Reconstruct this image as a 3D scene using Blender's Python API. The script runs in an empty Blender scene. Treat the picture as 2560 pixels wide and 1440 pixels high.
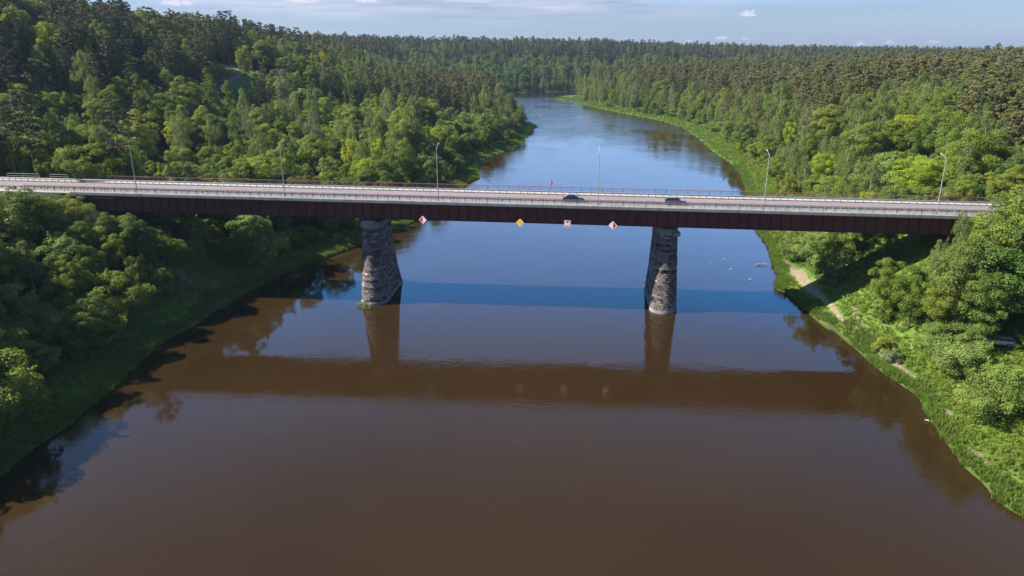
import bpy, math, random
import numpy as np
from mathutils import Matrix, Vector

SC = bpy.context.scene
COL = SC.collection

# ------------------------------------------------------------------ camera, sky, sun, exposure
CAM_H, F_PX, PITCH, ROLL = 51.93, 1793.55, .3241, -.003
cam = bpy.data.objects.new('camera', bpy.data.cameras.new('camera'))
COL.objects.link(cam)
cam.data.sensor_width = 36
cam.data.lens = 36 * F_PX / 2560
cam.data.clip_start = 1
cam.data.clip_end = 20000
cam.matrix_world = (Matrix.Translation((0, 0, CAM_H)) @ Matrix.Rotation(math.pi / 2 - PITCH, 4, 'X')
                    @ Matrix.Rotation(ROLL, 4, 'Z'))
SC.camera = cam
SC.render.engine = 'CYCLES'
SC.cycles.max_bounces = 6
SC.cycles.diffuse_bounces = 2
SC.cycles.glossy_bounces = 2
SC.cycles.transmission_bounces = 3
SC.cycles.transparent_max_bounces = 4
SC.cycles.volume_bounces = 0
SC.cycles.use_denoising = True
SC.view_settings.view_transform = 'Standard'
SC.view_settings.look = 'None'
SC.view_settings.exposure = 0.95
SC.view_settings.gamma = 1

SUN_EL = math.radians(42)
SUN_AZ = math.radians(-89.2)          # bearing of the sun seen from +Y, clockwise positive
sd = Vector((math.sin(SUN_AZ) * math.cos(SUN_EL), math.cos(SUN_AZ) * math.cos(SUN_EL), math.sin(SUN_EL)))
sl = bpy.data.lights.new('sun', 'SUN')
sl.energy = 5.0
sl.angle = math.radians(.5)
sl.color = (1, .93, .82)
sun = bpy.data.objects.new('sun', sl)
COL.objects.link(sun)
sun.rotation_euler = (-sd).to_track_quat('-Z', 'Y').to_euler()
sun.location = sd * 500


HAZE = .00008


class NT:
    """small helper for node trees"""
    def __init__(s, tree):
        s.t = tree
        s.n = tree.nodes
        s.l = tree.links

    def new(s, typ, **kw):
        nd = s.n.new(typ)
        for k, v in kw.items():
            if k == 'ins':
                for i, x in v.items():
                    s.put(nd, i, x)
            else:
                setattr(nd, k, v)
        return nd

    def put(s, nd, i, x):
        if isinstance(x, bpy.types.NodeSocket):
            s.l.new(x, nd.inputs[i])
        elif x is not None:
            nd.inputs[i].default_value = x

    def math(s, op, a, b=None, c=None, clamp=False):
        nd = s.new('ShaderNodeMath', operation=op, use_clamp=clamp)
        for i, x in enumerate((a, b, c)):
            if x is not None:
                s.put(nd, i, x)
        return nd.outputs[0]

    def mix(s, f, a, b, typ='MIX'):
        nd = s.new('ShaderNodeMix', data_type='RGBA', blend_type=typ)
        s.put(nd, 0, f)
        s.put(nd, 6, a)
        s.put(nd, 7, b)
        return nd.outputs[2]

    def ramp(s, f, pts, interp='LINEAR'):
        nd = s.new('ShaderNodeValToRGB')
        cr = nd.color_ramp
        cr.interpolation = interp
        while len(cr.elements) < len(pts):
            cr.elements.new(.5)
        for e, (p, c) in zip(cr.elements, pts):
            e.position = p
            e.color = (c if len(c) == 4 else (*c, 1)) if hasattr(c, '__len__') else (c, c, c, 1)
        s.l.new(f, nd.inputs[0])
        return nd.outputs[0]

    def noise(s, vec, scale, detail=4, rough=.5, dist=0, out=0):
        nd = s.new('ShaderNodeTexNoise')
        nd.inputs['Scale'].default_value = scale
        nd.inputs['Detail'].default_value = detail
        nd.inputs['Roughness'].default_value = rough
        nd.inputs['Distortion'].default_value = dist
        if vec is not None:
            s.l.new(vec, nd.inputs['Vector'])
        return nd.outputs[out]

    def mapping(s, vec, scale=(1, 1, 1), loc=(0, 0, 0)):
        nd = s.new('ShaderNodeMapping')
        nd.inputs['Scale'].default_value = scale
        nd.inputs['Location'].default_value = loc
        s.l.new(vec, nd.inputs['Vector'])
        return nd.outputs[0]


world = bpy.data.worlds.new('World')
SC.world = world
world.use_nodes = True
w = NT(world.node_tree)
w.n.clear()
sky = w.new('ShaderNodeTexSky', sky_type='NISHITA', sun_disc=False, sun_elevation=SUN_EL,
            sun_rotation=SUN_AZ, altitude=120, air_density=1.0, dust_density=.3, ozone_density=3.0)
tc = w.new('ShaderNodeTexCoord')
sp = w.new('ShaderNodeSeparateXYZ')
w.l.new(tc.outputs['Generated'], sp.inputs[0])
az = w.math('ARCTAN2', sp.outputs[0], sp.outputs[1])
el = w.math('ARCSINE', sp.outputs[2])
cmb = w.new('ShaderNodeCombineXYZ')
w.put(cmb, 0, az)
w.put(cmb, 1, el)
ae = cmb.outputs[0]
# thin lilac cloud sheets: stretched noise in azimuth / elevation
n1 = w.noise(w.mapping(ae, (3.0, 34, 1), (.3, .9, 0)), 1.0, 6, .55, .4)
sheet = w.ramp(n1, [(.30, 0.), (.48, 1.)])
n2 = w.noise(w.mapping(ae, (5, 60, 1)), 1.0, 5, .6)
hi = w.ramp(el, [(.022, 0.), (.050, 1.), (.080, 1.), (.115, .12)])
fade_r = w.ramp(w.math('ADD', az, .5), [(.05, .5), (.25, 1.), (.62, 1.), (.80, .2)])
sheet = w.math('MULTIPLY', w.math('MULTIPLY', sheet, hi), fade_r)
sheet = w.math('MULTIPLY', sheet, .8)
added_band_n = w.noise(w.mapping(ae, (2.2, 5, 1), (1.3, .4, 0)), 1.0, 5, .55, .5)
veil = w.math('MULTIPLY', w.ramp(el, [(.045, 0.), (.11, 1.)]), w.ramp(added_band_n, [(.3, .8), (.7, 1.)]))  # bright blue band added above the view to colour the river's reflection
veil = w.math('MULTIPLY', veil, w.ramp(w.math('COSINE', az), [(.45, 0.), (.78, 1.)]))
sheetcol = w.ramp(n2, [(.36, (2.9, 3.3, 4.7)), (.60, (5.9, 6.0, 7.0))])
# small fair-weather puffs: (azimuth, elevation, half width, half height)
PUFFS = [(-.409, .0495, .024, .0070), (-.264, .0555, .026, .0070), (-.183, .0565, .020, .006),
         (.300, .0375, .014, .0062), (.271, .0095, .010, .0042), (.230, .0070, .005, .0028), (.300, .0085, .007, .0025),
         (.431, .0015, .008, .004), (.463, .0035, .006, .004), (.508, .004, .010, .003), (-.49, .057, .010, .004)]
nz = w.noise(w.mapping(ae, (150, 320, 1)), 1.0, 5, .62)
puff = None
for a0, e0, wa, we in PUFFS:
    dx = w.math('DIVIDE', w.math('SUBTRACT', az, a0), wa)
    dy = w.math('DIVIDE', w.math('SUBTRACT', el, e0), we)
    dyl = w.math('MULTIPLY', w.math('MINIMUM', dy, 0), 1.4)
    dy = w.math('ADD', dy, dyl)
    r2 = w.math('ADD', w.math('MULTIPLY', dx, dx), w.math('MULTIPLY', dy, dy))
    m = w.math('SUBTRACT', 1.0, r2)
    puff = m if puff is None else w.math('MAXIMUM', puff, m)
pm = w.math('ADD', puff, w.math('MULTIPLY', w.math('SUBTRACT', nz, .60), 3.0))
pm = w.ramp(pm, [(0.0, 0.), (.55, .85)])
skyt = w.mix(1.0, sky.outputs[0], (.60, .72, 1.04, 1), 'MULTIPLY')
skyt = w.mix(veil, skyt, w.ramp(w.math('DIVIDE', el, 1.2), [(.08, (5.2, 9.6, 15.2)), (.17, (4.6, 9.6, 19.0)), (.26, (1.5, 7.2, 18.5)), (.34, (2.4, 5.0, 10.5)), (.50, (1.3, 1.9, 3.2)), (.9, (.5, 1.2, 3.0))]))  # added band colours by elevation, bluer and brighter than the natural sky
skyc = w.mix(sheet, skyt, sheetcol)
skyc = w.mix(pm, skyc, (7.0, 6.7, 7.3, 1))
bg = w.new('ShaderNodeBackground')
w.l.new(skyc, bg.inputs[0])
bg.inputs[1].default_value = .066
wo = w.new('ShaderNodeOutputWorld')
w.l.new(bg.outputs[0], wo.inputs[0])

# ------------------------------------------------------------------ bridge frame (metres)
BY, BA, BG, BD = 141.85, .0959, -.0102, 22.22
CA, SA = math.cos(BA), math.sin(BA)


def W(s, off, dz=0.0, deck=True):
    """s along the bridge, off away from the viewer's bank side, dz above the deck (or above the water)."""
    return Vector((s * CA + off * SA, BY - s * SA + off * CA, (BD + BG * s if deck else 0) + dz))


def to_bridge(x, y):
    return x * CA - (y - BY) * SA, x * SA + (y - BY) * CA


# ------------------------------------------------------------------ terrain function
SHORE_L = [(-64, -400), (-66, 40), (-65.6, 79.4), (-65.7, 85.9), (-64.5, 91.4), (-64.3, 99.8), (-64.2, 105.6), (-64.7, 112.5),
           (-65.1, 119.3), (-64.4, 127.5), (-62.8, 130.4), (-62.4, 137.4), (-60.4, 148.3), (-55.7, 164.1), (-47.3, 181.4),
           (-41.6, 192.6), (-30.2, 221.5), (-22.5, 255), (-16.7, 291.7), (-13.9, 299.3), (-15.5, 318.8), (-13.6, 345.8),
           (-6.0, 374.5), (1.3, 386.6), (7.6, 415.1), (7.4, 433.9), (13.7, 460.9), (14.7, 479.2), (12.4, 489.0),
           (18.1, 498.9), (15.5, 523.3), (8.6, 538.0), (7.7, 661.8), (-4, 760), (-6, 828.4), (0.7, 887.5), (39.6, 901.6),
           (82.9, 924.6), (150, 965), (260, 1010), (500, 1060), (1200, 1100)]
SHORE_R = [(1200, 1010), (500, 960), (260, 905), (150, 870), (95, 848), (73.8, 832), (58.6, 825.7), (44.9, 780.8),
           (57.4, 750.6), (69, 762), (63.3, 739.1), (65.1, 722.7), (79.9, 650.4), (96.8, 590.7), (111, 540.8),
           (115.9, 491.1), (111.5, 435.3), (105.1, 379.6), (102.7, 338.5), (97.3, 302.2), (89.3, 271), (80, 238),
           (72.9, 207.7), (71.5, 197), (69.5, 186), (65.6, 172.2), (63.1, 161.1), (59.5, 153.5), (60.8, 150.1),
           (60.5, 142.3), (60.7, 137.1), (61.1, 132.8), (62.1, 128.1), (62.3, 122), (61.8, 112.9), (62.5, 107.2),
           (63.4, 100.7), (60.9, 91.7), (59.8, 86.1), (58.7, 81), (59, 77.3), (58.3, 73.5), (59.3, 70.3), (60, 40), (62, -400)]
RIVER = np.array(SHORE_L + SHORE_R)


def river_dist(x, y):
    """distance to the shoreline, positive on land, negative over the river"""
    x = np.asarray(x, float)
    y = np.asarray(y, float)
    sh = x.shape
    P = np.stack([x.ravel(), y.ravel()], 1)
    best = np.full(len(P), 1e9)
    ins = np.zeros(len(P), bool)
    n = len(RIVER)
    for i in range(n):
        a = RIVER[i]
        b = RIVER[(i + 1) % n]
        e = b - a
        t = np.clip(((P - a) @ e) / (e @ e), 0, 1)
        q = P - (a + t[:, None] * e)
        if i not in (len(SHORE_L) - 1, n - 1):
            best = np.minimum(best, (q ** 2).sum(1))
        c = ((a[1] > P[:, 1]) != (b[1] > P[:, 1]))
        with np.errstate(divide='ignore', invalid='ignore'):
            xi = a[0] + (P[:, 1] - a[1]) * (b[0] - a[0]) / (b[1] - a[1] if b[1] != a[1] else 1e-9)
        ins ^= c & (P[:, 0] < xi)
    d = np.sqrt(best)
    return np.where(ins, -d, d).reshape(sh)


_ly = [p[1] for p in SHORE_L[:36]]
_lx = [p[0] for p in SHORE_L[:36]]
_rr = [p for p in SHORE_R[::-1] if p[1] < 835 and p[0] < 130]
_ry = [p[1] for p in _rr]
_rx = [p[0] for p in _rr]


def right_side(x, y):
    mid = (np.interp(y, _ly, _lx) + np.interp(y, _ry, _rx)) / 2
    top = np.interp(x, [60, 73.8, 150, 260, 500, 1200], [832, 832, 870, 905, 960, 1010]) + 42
    return np.where(y < 832, x > mid, (x > 60) & (y < top))


def sstep(x, a, b):
    t = np.clip((x - a) / (b - a), 0, 1)
    return t * t * (3 - 2 * t)


def bumps(x, y):
    return (np.sin(x * .061 + 1.3 * np.sin(y * .043)) + np.sin(y * .057 + 1.7 * np.sin(x * .037)) + .6 * np.sin(x * .19 + y * .13)
            + .5 * np.sin(y * .23 - x * .11)) * .35


def height(x, y, d=None):
    x = np.asarray(x, float)
    y = np.asarray(y, float)
    if d is None:
        d = river_dist(x, y)
    r = right_side(x, y)
    dd = np.maximum(d, 0)
    bank = np.interp(dd, [0, .7, 5, 10], [0, .45, .9, 1.6])
    # right bank
    hr = bank + np.interp(dd, [10, 14, 22, 31, 60, 120, 260, 500, 1500], [0, 1.7, 5.2, 7.8, 12.5, 16.5, 26, 28.5, 26])
    hr2 = bank + np.interp(dd, [10, 14, 22, 31, 60, 120, 260, 500, 1500], [0, .8, 2, 3.4, 6, 9.5, 18, 30, 29])
    tr = sstep(y, 330, 560)
    hr = hr * (1 - tr) + hr2 * tr
    # spit of grass stays low
    hr = np.where((y > 735) & (x < 75), np.minimum(hr, .7), hr)
    # left bank: terrace, then a hillside; steeper close to the bridge
    R = np.interp(y, [0, 250, 330, 400, 500, 700, 900], [50, 58, 59, 54, 48, 41, 35])
    az_ = x / np.maximum(y, 50)
    R = np.where(y > 850, np.interp(az_, [-.4, -.22, -.12, .10, .22, .34, .6], [42, 40, 37, 35, 29, 23, 18]), R)
    R = R + 20 * sstep(y, 1700, 2500) * sstep(-az_, .02, .2)
    up = np.interp(dd, [12, 22, 50, 85, 120, 150, 200, 280], [0, .04, .10, .17, .42, .72, .93, 1.0])
    near = np.interp(dd, [12, 20, 32, 48, 90, 150, 220, 300], [0, .05, .18, .33, .42, .66, .9, 1.0])
    far = np.interp(dd, [5, 30, 100, 180, 320], [0, .16, .55, .88, 1.0])
    t1 = sstep(y, 158, 192)
    t2 = sstep(y, 720, 890)
    prof = near * (1 - t1) + up * t1
    prof = prof * (1 - t2) + far * t2
    hl = bank + prof * (R - 1.6)
    h = np.where(r, hr, hl)
    h = h + bumps(x, y) * sstep(dd, 8, 40)
    # road embankments at both ends of the bridge
    s, o = to_bridge(x, y)
    deck = BD + BG * np.clip(s, -150, 150)
    lat = np.abs(o - 6)
    e = np.hypot(np.maximum(0, lat - 8.5), np.maximum(0, 94 - np.abs(s)))
    emb = deck - .25 - e / 1.55
    h = np.maximum(h, np.where(np.abs(s) > 60, emb, -9))
    cut = deck - .25 + np.maximum(0, lat - 8.5) / 1.3
    h = np.where(np.abs(s) > 80, np.minimum(h, cut), h)
    h = np.where(d < 0, np.maximum(-2.5, d * .45), h)
    return h


GX = np.concatenate([[-6000, -4000, -2600, -1800, -1300], np.arange(-1000, -440, 40), np.arange(-440, -160, 9), np.arange(-160, -84, 4),
                     np.arange(-84, 20, 1.4), np.arange(20, 50, 2.5), np.arange(50, 120, 1.3), np.arange(120, 200, 5),
                     np.arange(200, 460, 12), np.arange(460, 1000, 40), [1000, 1300, 1800, 2600, 4000, 6000]])
GY = np.concatenate([[-400, -200, -100], np.arange(-50, 40, 8), np.arange(40, 260, 1.8), np.arange(260, 560, 4), np.arange(560, 1000, 7),
                     np.arange(1000, 1500, 20), [1500, 1600, 1750, 1950, 2200, 2500, 3000, 4000, 6500]])
_X, _Y = np.meshgrid(GX, GY)
_D = river_dist(_X, _Y)
_H = height(_X, _Y, _D)


def ground(x, y):
    """height of the terrain mesh itself (bilinear)"""
    x = np.asarray(x, float)
    y = np.asarray(y, float)
    i = np.clip(np.searchsorted(GX, x) - 1, 0, len(GX) - 2)
    j = np.clip(np.searchsorted(GY, y) - 1, 0, len(GY) - 2)
    u = (x - GX[i]) / (GX[i + 1] - GX[i])
    v = (y - GY[j]) / (GY[j + 1] - GY[j])
    return (_H[j, i] * (1 - u) * (1 - v) + _H[j, i + 1] * u * (1 - v) + _H[j + 1, i] * (1 - u) * v + _H[j + 1, i + 1] * u * v)
#ENDTERRAIN

# ------------------------------------------------------------------ object helpers
def tag(o, label=None, cat=None, group=None, kind=None):
    if label:
        o['label'] = label
    if cat:
        o['category'] = cat
    if group:
        o['group'] = group
    if kind:
        o['kind'] = kind
    return o


def empty(name, loc, label=None, cat=None, group=None, rz=0):
    o = bpy.data.objects.new(name, None)
    o.empty_display_size = .5
    o.location = loc
    o.rotation_euler = (0, 0, rz)
    COL.objects.link(o)
    return tag(o, label, cat, group)


def mesh_np(name, verts, loops, counts, mats, mat_idx=None, smooth=False):
    """fast mesh: verts (n,3), flat loop array, vertices per face"""
    me = bpy.data.meshes.new(name)
    verts = np.asarray(verts, np.float32)
    loops = np.asarray(loops, np.int32)
    counts = np.asarray(counts, np.int32)
    me.vertices.add(len(verts))
    me.vertices.foreach_set('co', verts.ravel())
    me.loops.add(len(loops))
    me.loops.foreach_set('vertex_index', loops)
    me.polygons.add(len(counts))
    me.polygons.foreach_set('loop_start', np.concatenate([[0], np.cumsum(counts)[:-1]]).astype(np.int32))
    me.polygons.foreach_set('loop_total', counts)
    for m in mats:
        me.materials.append(m)
    if mat_idx is not None:
        me.polygons.foreach_set('material_index', np.asarray(mat_idx, np.int32))
    me.update(calc_edges=True)
    me.polygons.foreach_set('use_smooth', np.full(len(counts), smooth, bool))
    return me


class MB:
    """collects simple shapes (own coordinates) and links them as one mesh object"""
    def __init__(s):
        s.v = []
        s.f = []
        s.m = []

    def face(s, pts, m=0):
        b = len(s.v)
        s.v += [tuple(p) for p in pts]
        s.f.append(list(range(b, b + len(pts))))
        s.m.append(m)

    def hexa(s, c, m=0):
        """8 corners: bottom 4 ccw, top 4 ccw"""
        b = len(s.v)
        s.v += [tuple(p) for p in c]
        for q in ((3, 2, 1, 0), (4, 5, 6, 7), (0, 1, 5, 4), (1, 2, 6, 5), (2, 3, 7, 6), (3, 0, 4, 7)):
            s.f.append([b + i for i in q])
            s.m.append(m)

    def box(s, a, b, m=0, fn=None):
        x0, y0, z0 = a
        x1, y1, z1 = b
        c = [(x0, y0, z0), (x1, y0, z0), (x1, y1, z0), (x0, y1, z0), (x0, y0, z1), (x1, y0, z1), (x1, y1, z1), (x0, y1, z1)]
        s.hexa([fn(*p) for p in c] if fn else c, m)

    def prism(s, prof, s0, s1, fn, m=0, cap=True):
        """profile [(off,dz)] swept from s0 to s1, fn(s,off,dz)"""
        b = len(s.v)
        n = len(prof)
        s.v += [tuple(fn(s0, *p)) for p in prof] + [tuple(fn(s1, *p)) for p in prof]
        for i in range(n):
            j = (i + 1) % n
            s.f.append([b + i, b + j, b + n + j, b + n + i])
            s.m.append(m)
        if cap:
            s.f.append([b + i for i in range(n)][::-1])
            s.f.append([b + n + i for i in range(n)])
            s.m += [m, m]

    def tube(s, pts, radii, k=8, m=0, cap=True):
        pts = [Vector(p) for p in pts]
        b = len(s.v)
        up = Vector((0, 0, 1))
        for i, p in enumerate(pts):
            t = (pts[min(i + 1, len(pts) - 1)] - pts[max(i - 1, 0)]).normalized()
            ref = up if abs(t.z) < .9 else Vector((1, 0, 0))
            u = t.cross(ref).normalized()
            v = t.cross(u)
            for j in range(k):
                a = 2 * math.pi * j / k
                s.v.append(tuple(p + (u * math.cos(a) + v * math.sin(a)) * radii[i]))
        for i in range(len(pts) - 1):
            for j in range(k):
                jj = (j + 1) % k
                s.f.append([b + i * k + j, b + i * k + jj, b + (i + 1) * k + jj, b + (i + 1) * k + j])
                s.m.append(m)
        if cap:
            s.f.append([b + j for j in range(k)])
            s.f.append([b + (len(pts) - 1) * k + j for j in range(k)][::-1])
            s.m += [m, m]

    def build(s, name, mats, parent=None, loc=None, smooth=False, bevel=0, fix=True):
        """vertices are given relative to loc (or the parent's base)"""
        if not isinstance(mats, (list, tuple)):
            mats = [mats]
        me = bpy.data.meshes.new(name)
        me.from_pydata(s.v, [], s.f)
        for mt in mats:
            me.materials.append(mt)
        me.polygons.foreach_set('material_index', s.m)
        if fix:
            import bmesh
            bm = bmesh.new()
            bm.from_mesh(me)
            bmesh.ops.recalc_face_normals(bm, faces=bm.faces)
            bm.to_mesh(me)
            bm.free()
        me.polygons.foreach_set('use_smooth', [smooth] * len(me.polygons))
        me.update()
        o = bpy.data.objects.new(name, me)
        COL.objects.link(o)
        if parent:
            o.parent = parent
        if loc is not None:
            o.location = loc
        if bevel:
            md = o.modifiers.new('bevel', 'BEVEL')
            md.width = bevel
            md.segments = 2
            md.limit_method = 'ANGLE'
        return o


def copy_thing(root, loc, rz=None, label=None, group=None, scale=None):
    r = root.copy()
    COL.objects.link(r)
    r.location = loc
    if rz is not None:
        r.rotation_euler = (0, 0, rz)
    if scale is not None:
        r.scale = scale if hasattr(scale, '__len__') else (scale,) * 3
    if label:
        r['label'] = label
    if group:
        r['group'] = group
    for ch in root.children:
        c = ch.copy()
        COL.objects.link(c)
        c.parent = r
        for g in ch.children:
            d_ = g.copy()
            COL.objects.link(d_)
            d_.parent = c
    return r


# ------------------------------------------------------------------ materials
def material(name, build):
    m = bpy.data.materials.new(name)
    m.use_nodes = True
    t = NT(m.node_tree)
    t.n.clear()
    out = t.new('ShaderNodeOutputMaterial')
    sh = build(t)
    t.l.new(sh, out.inputs[0])
    return m


def principled(t, col, rough=.6, metal=0., spec=.5, normal=None, **kw):
    p = t.new('ShaderNodeBsdfPrincipled')
    if isinstance(col, tuple):
        col = (*col[:3], 1)
    t.put(p, 'Base Color', col)
    t.put(p, 'Roughness', rough)
    p.inputs['Metallic'].default_value = metal
    p.inputs['Specular IOR Level'].default_value = spec
    if normal is not None:
        t.l.new(normal, p.inputs['Normal'])
    for k, v in kw.items():
        t.put(p, k, v)
    return p.outputs[0]


def bump(t, h, strength=.3, dist=.1):
    b = t.new('ShaderNodeBump')
    b.inputs['Strength'].default_value = strength
    b.inputs['Distance'].default_value = dist
    t.l.new(h, b.inputs['Height'])
    return b.outputs[0]


def objco(t):
    return t.new('ShaderNodeTexCoord').outputs['Object']


def weathered(name, c1, c2, scale=1.0, rough=.8, metal=0., c3=None, streak=(1, 1, 1), spec=.4):
    def b(t):
        co = objco(t)
        n = t.noise(t.mapping(co, streak), scale, 6, .6)
        n2_ = t.noise(co, scale * 7, 4, .6)
        f = t.math('ADD', t.math('MULTIPLY', n, .7), t.math('MULTIPLY', n2_, .3))
        cols = [(.35, c1), (.62, c2)] + ([(.72, c3)] if c3 else [])
        return principled(t, t.ramp(f, cols), rough, metal, spec, bump(t, n2_, .25, .02))
    return material(name, b)


M = {}
M['concrete'] = weathered('concrete', (.30, .28, .25), (.46, .44, .40), .5, .9)
M['coping'] = weathered('coping concrete', (.26, .27, .26), (.44, .44, .41), .8, .9, c3=(.16, .17, .15), streak=(1, 1, .15))
M['sidewalk'] = weathered('sidewalk concrete', (.38, .345, .305), (.50, .455, .405), .35, .9)
M['girder'] = weathered('red oxide steel', (.11, .027, .019), (.17, .044, .030), .35, .6, c3=(.26, .11, .07), streak=(1, 1, .3))
M['girder_dark'] = weathered('stiffener steel', (.05, .016, .014), (.085, .026, .02), .5, .55)
M['galv'] = weathered('galvanised steel', (.34, .34, .35), (.50, .50, .50), 2, .45, metal=.35)
M['post_grey'] = weathered('grey post paint', (.33, .32, .30), (.45, .43, .41), 2, .6)
M['lamp'] = weathered('lamp post steel', (.30, .32, .335), (.42, .435, .45), 2, .5, metal=.15)
M['red_rail'] = weathered('faded red paint', (.52, .07, .05), (.62, .14, .10), .6, .5)
M['baluster'] = weathered('grey bars', (.12, .13, .14), (.2, .21, .22), 2, .5)
M['white'] = weathered('white paint', (.80, .81, .82), (.88, .88, .88), 2, .45)
M['tube_grey'] = weathered('old grey tube paint', (.30, .30, .29), (.42, .41, .39), 2, .6)
M['sign_red'] = weathered('sign red', (.72, .012, .02), (.78, .02, .03), 2, .4)
M['sign_orange'] = weathered('sign orange', (1.0, .47, .0), (1.0, .50, .002), 2, .4)
M['sign_black'] = weathered('sign black', (.02, .02, .022), (.03, .03, .03), 2, .4)
M['buoy_red'] = weathered('buoy red', (.70, .05, .03), (.80, .09, .05), 3, .4)
M['rubber'] = weathered('rubber', (.02, .02, .02), (.035, .035, .035), 5, .8)
M['alloy'] = weathered('alloy', (.45, .45, .46), (.55, .55, .56), 5, .35, metal=.7)
M['glass_dark'] = material('car glass', lambda t: principled(t, (.02, .025, .03), .06, 0, .8))
M['lens_white'] = material('headlight lens', lambda t: principled(t, (.75, .76, .78), .15))
M['lens_red'] = material('tail lens', lambda t: principled(t, (.6, .02, .03), .2))
M['plastic'] = weathered('black plastic', (.025, .025, .028), (.04, .04, .04), 5, .6)


def carpaint(name, c):
    return material(name, lambda t: principled(t, c, .28, .35, .6, **{'Coat Weight': .6, 'Coat Roughness': .05}))


def road_mat():
    def b(t):
        co = objco(t)
        n = t.noise(co, .6, 6, .6)
        fine = t.noise(co, 14, 4, .7)
        sp_ = t.new('ShaderNodeSeparateXYZ')
        t.l.new(t.new('ShaderNodeUVMap').outputs[0], sp_.inputs[0])
        # darker wheel tracks run along the lanes
        v = sp_.outputs[1]
        trk = t.math('ABSOLUTE', t.math('SINE', t.math('MULTIPLY', v, math.pi / 1.75)))
        trk = t.math('MULTIPLY', t.math('POWER', trk, 2.0), .20)
        ln = t.noise(t.mapping(co, (.04, 1.2, 1)), 1.0, 5, .6)
        f = t.math('SUBTRACT', t.math('ADD', t.math('MULTIPLY', n, .5), t.math('MULTIPLY', ln, .5)), trk)
        col = t.ramp(f, [(.12, (.17, .155, .155)), (.60, (.33, .30, .29))])
        col = t.mix(.25, col, t.ramp(fine, [(.3, .12), (.7, .5)]), 'OVERLAY')
        return principled(t, col, .9, 0, .3, bump(t, fine, .3, .02))
    return material('asphalt', b)


M['road'] = road_mat()


def stone_mat(name, dark):
    def b(t):
        co = objco(t)
        at = t.new('ShaderNodeAttribute', attribute_name='tone')
        n = t.noise(co, 2.2, 6, .65)
        big = t.noise(co, .25, 4, .6)
        col = t.ramp(at.outputs['Fac'], [(0, (.07, .065, .065)), (.3, (.15, .13, .12)), (.55, (.28, .235, .205)), (.75, (.24, .24, .245)),
                                         (.92, (.40, .355, .31)), (1, (.50, .46, .41))])
        st = t.ramp(big, [(.35, (.55, .53, .52)), (.62, (1, 1, 1))])
        col = t.mix(.8, col, st, 'MULTIPLY')
        col = t.mix(.35, col, t.ramp(n, [(.3, .25), (.7, .75)]), 'OVERLAY')
        return principled(t, col, .92, 0, .25, bump(t, n, .6, .05))
    return material(name, b)


M['stone'] = stone_mat('rough granite blocks', False)
M['mortar'] = weathered('mortar', (.05, .048, .045), (.10, .095, .09), 1.5, .95)
M['cap'] = weathered('pier cap stone', (.22, .215, .21), (.36, .35, .33), .7, .9, c3=(.15, .15, .15))
M['waterline'] = weathered('bleached concrete footing', (.20, .195, .18), (.36, .34, .31), .9, .9)
M['dirt'] = weathered('sandy dirt', (.17, .135, .08), (.31, .24, .16), .9, .95, c3=(.16, .19, .07))
M['gravelpath'] = weathered('grey path', (.13, .135, .13), (.20, .20, .19), .5, .95)
M['wood'] = weathered('driftwood', (.30, .26, .21), (.48, .43, .36), 2, .9)
M['rock'] = weathered('river rock', (.16, .15, .14), (.42, .41, .39), 1.2, .8)


def terrain_mat():
    def b(t):
        co = objco(t)
        a = t.new('ShaderNodeAttribute', attribute_name='wood')
        n = t.noise(co, .09, 6, .6)
        m_ = t.noise(co, .8, 5, .65)
        f_ = t.noise(co, 5, 4, .7)
        grass = t.ramp(n, [(.30, (.075, .145, .022)), (.5, (.115, .195, .030)), (.66, (.16, .21, .045))])
        grass = t.mix(.55, grass, t.ramp(m_, [(.3, .22), (.7, .78)]), 'OVERLAY')
        dry = t.ramp(t.noise(co, .35, 5, .7, .8), [(.60, 0.), (.72, 1.)])
        grass = t.mix(t.math('MULTIPLY', dry, .55), grass, (.26, .21, .12, 1))
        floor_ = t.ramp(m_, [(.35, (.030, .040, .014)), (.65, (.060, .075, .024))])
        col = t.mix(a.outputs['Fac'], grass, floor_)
        mud = t.new('ShaderNodeAttribute', attribute_name='mud')
        col = t.mix(mud.outputs['Fac'], col, (.06, .065, .03, 1))
        return principled(t, col, .95, 0, .15, bump(t, t.math('ADD', m_, f_), .7, .25))
    return material('grassland', b)


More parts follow.
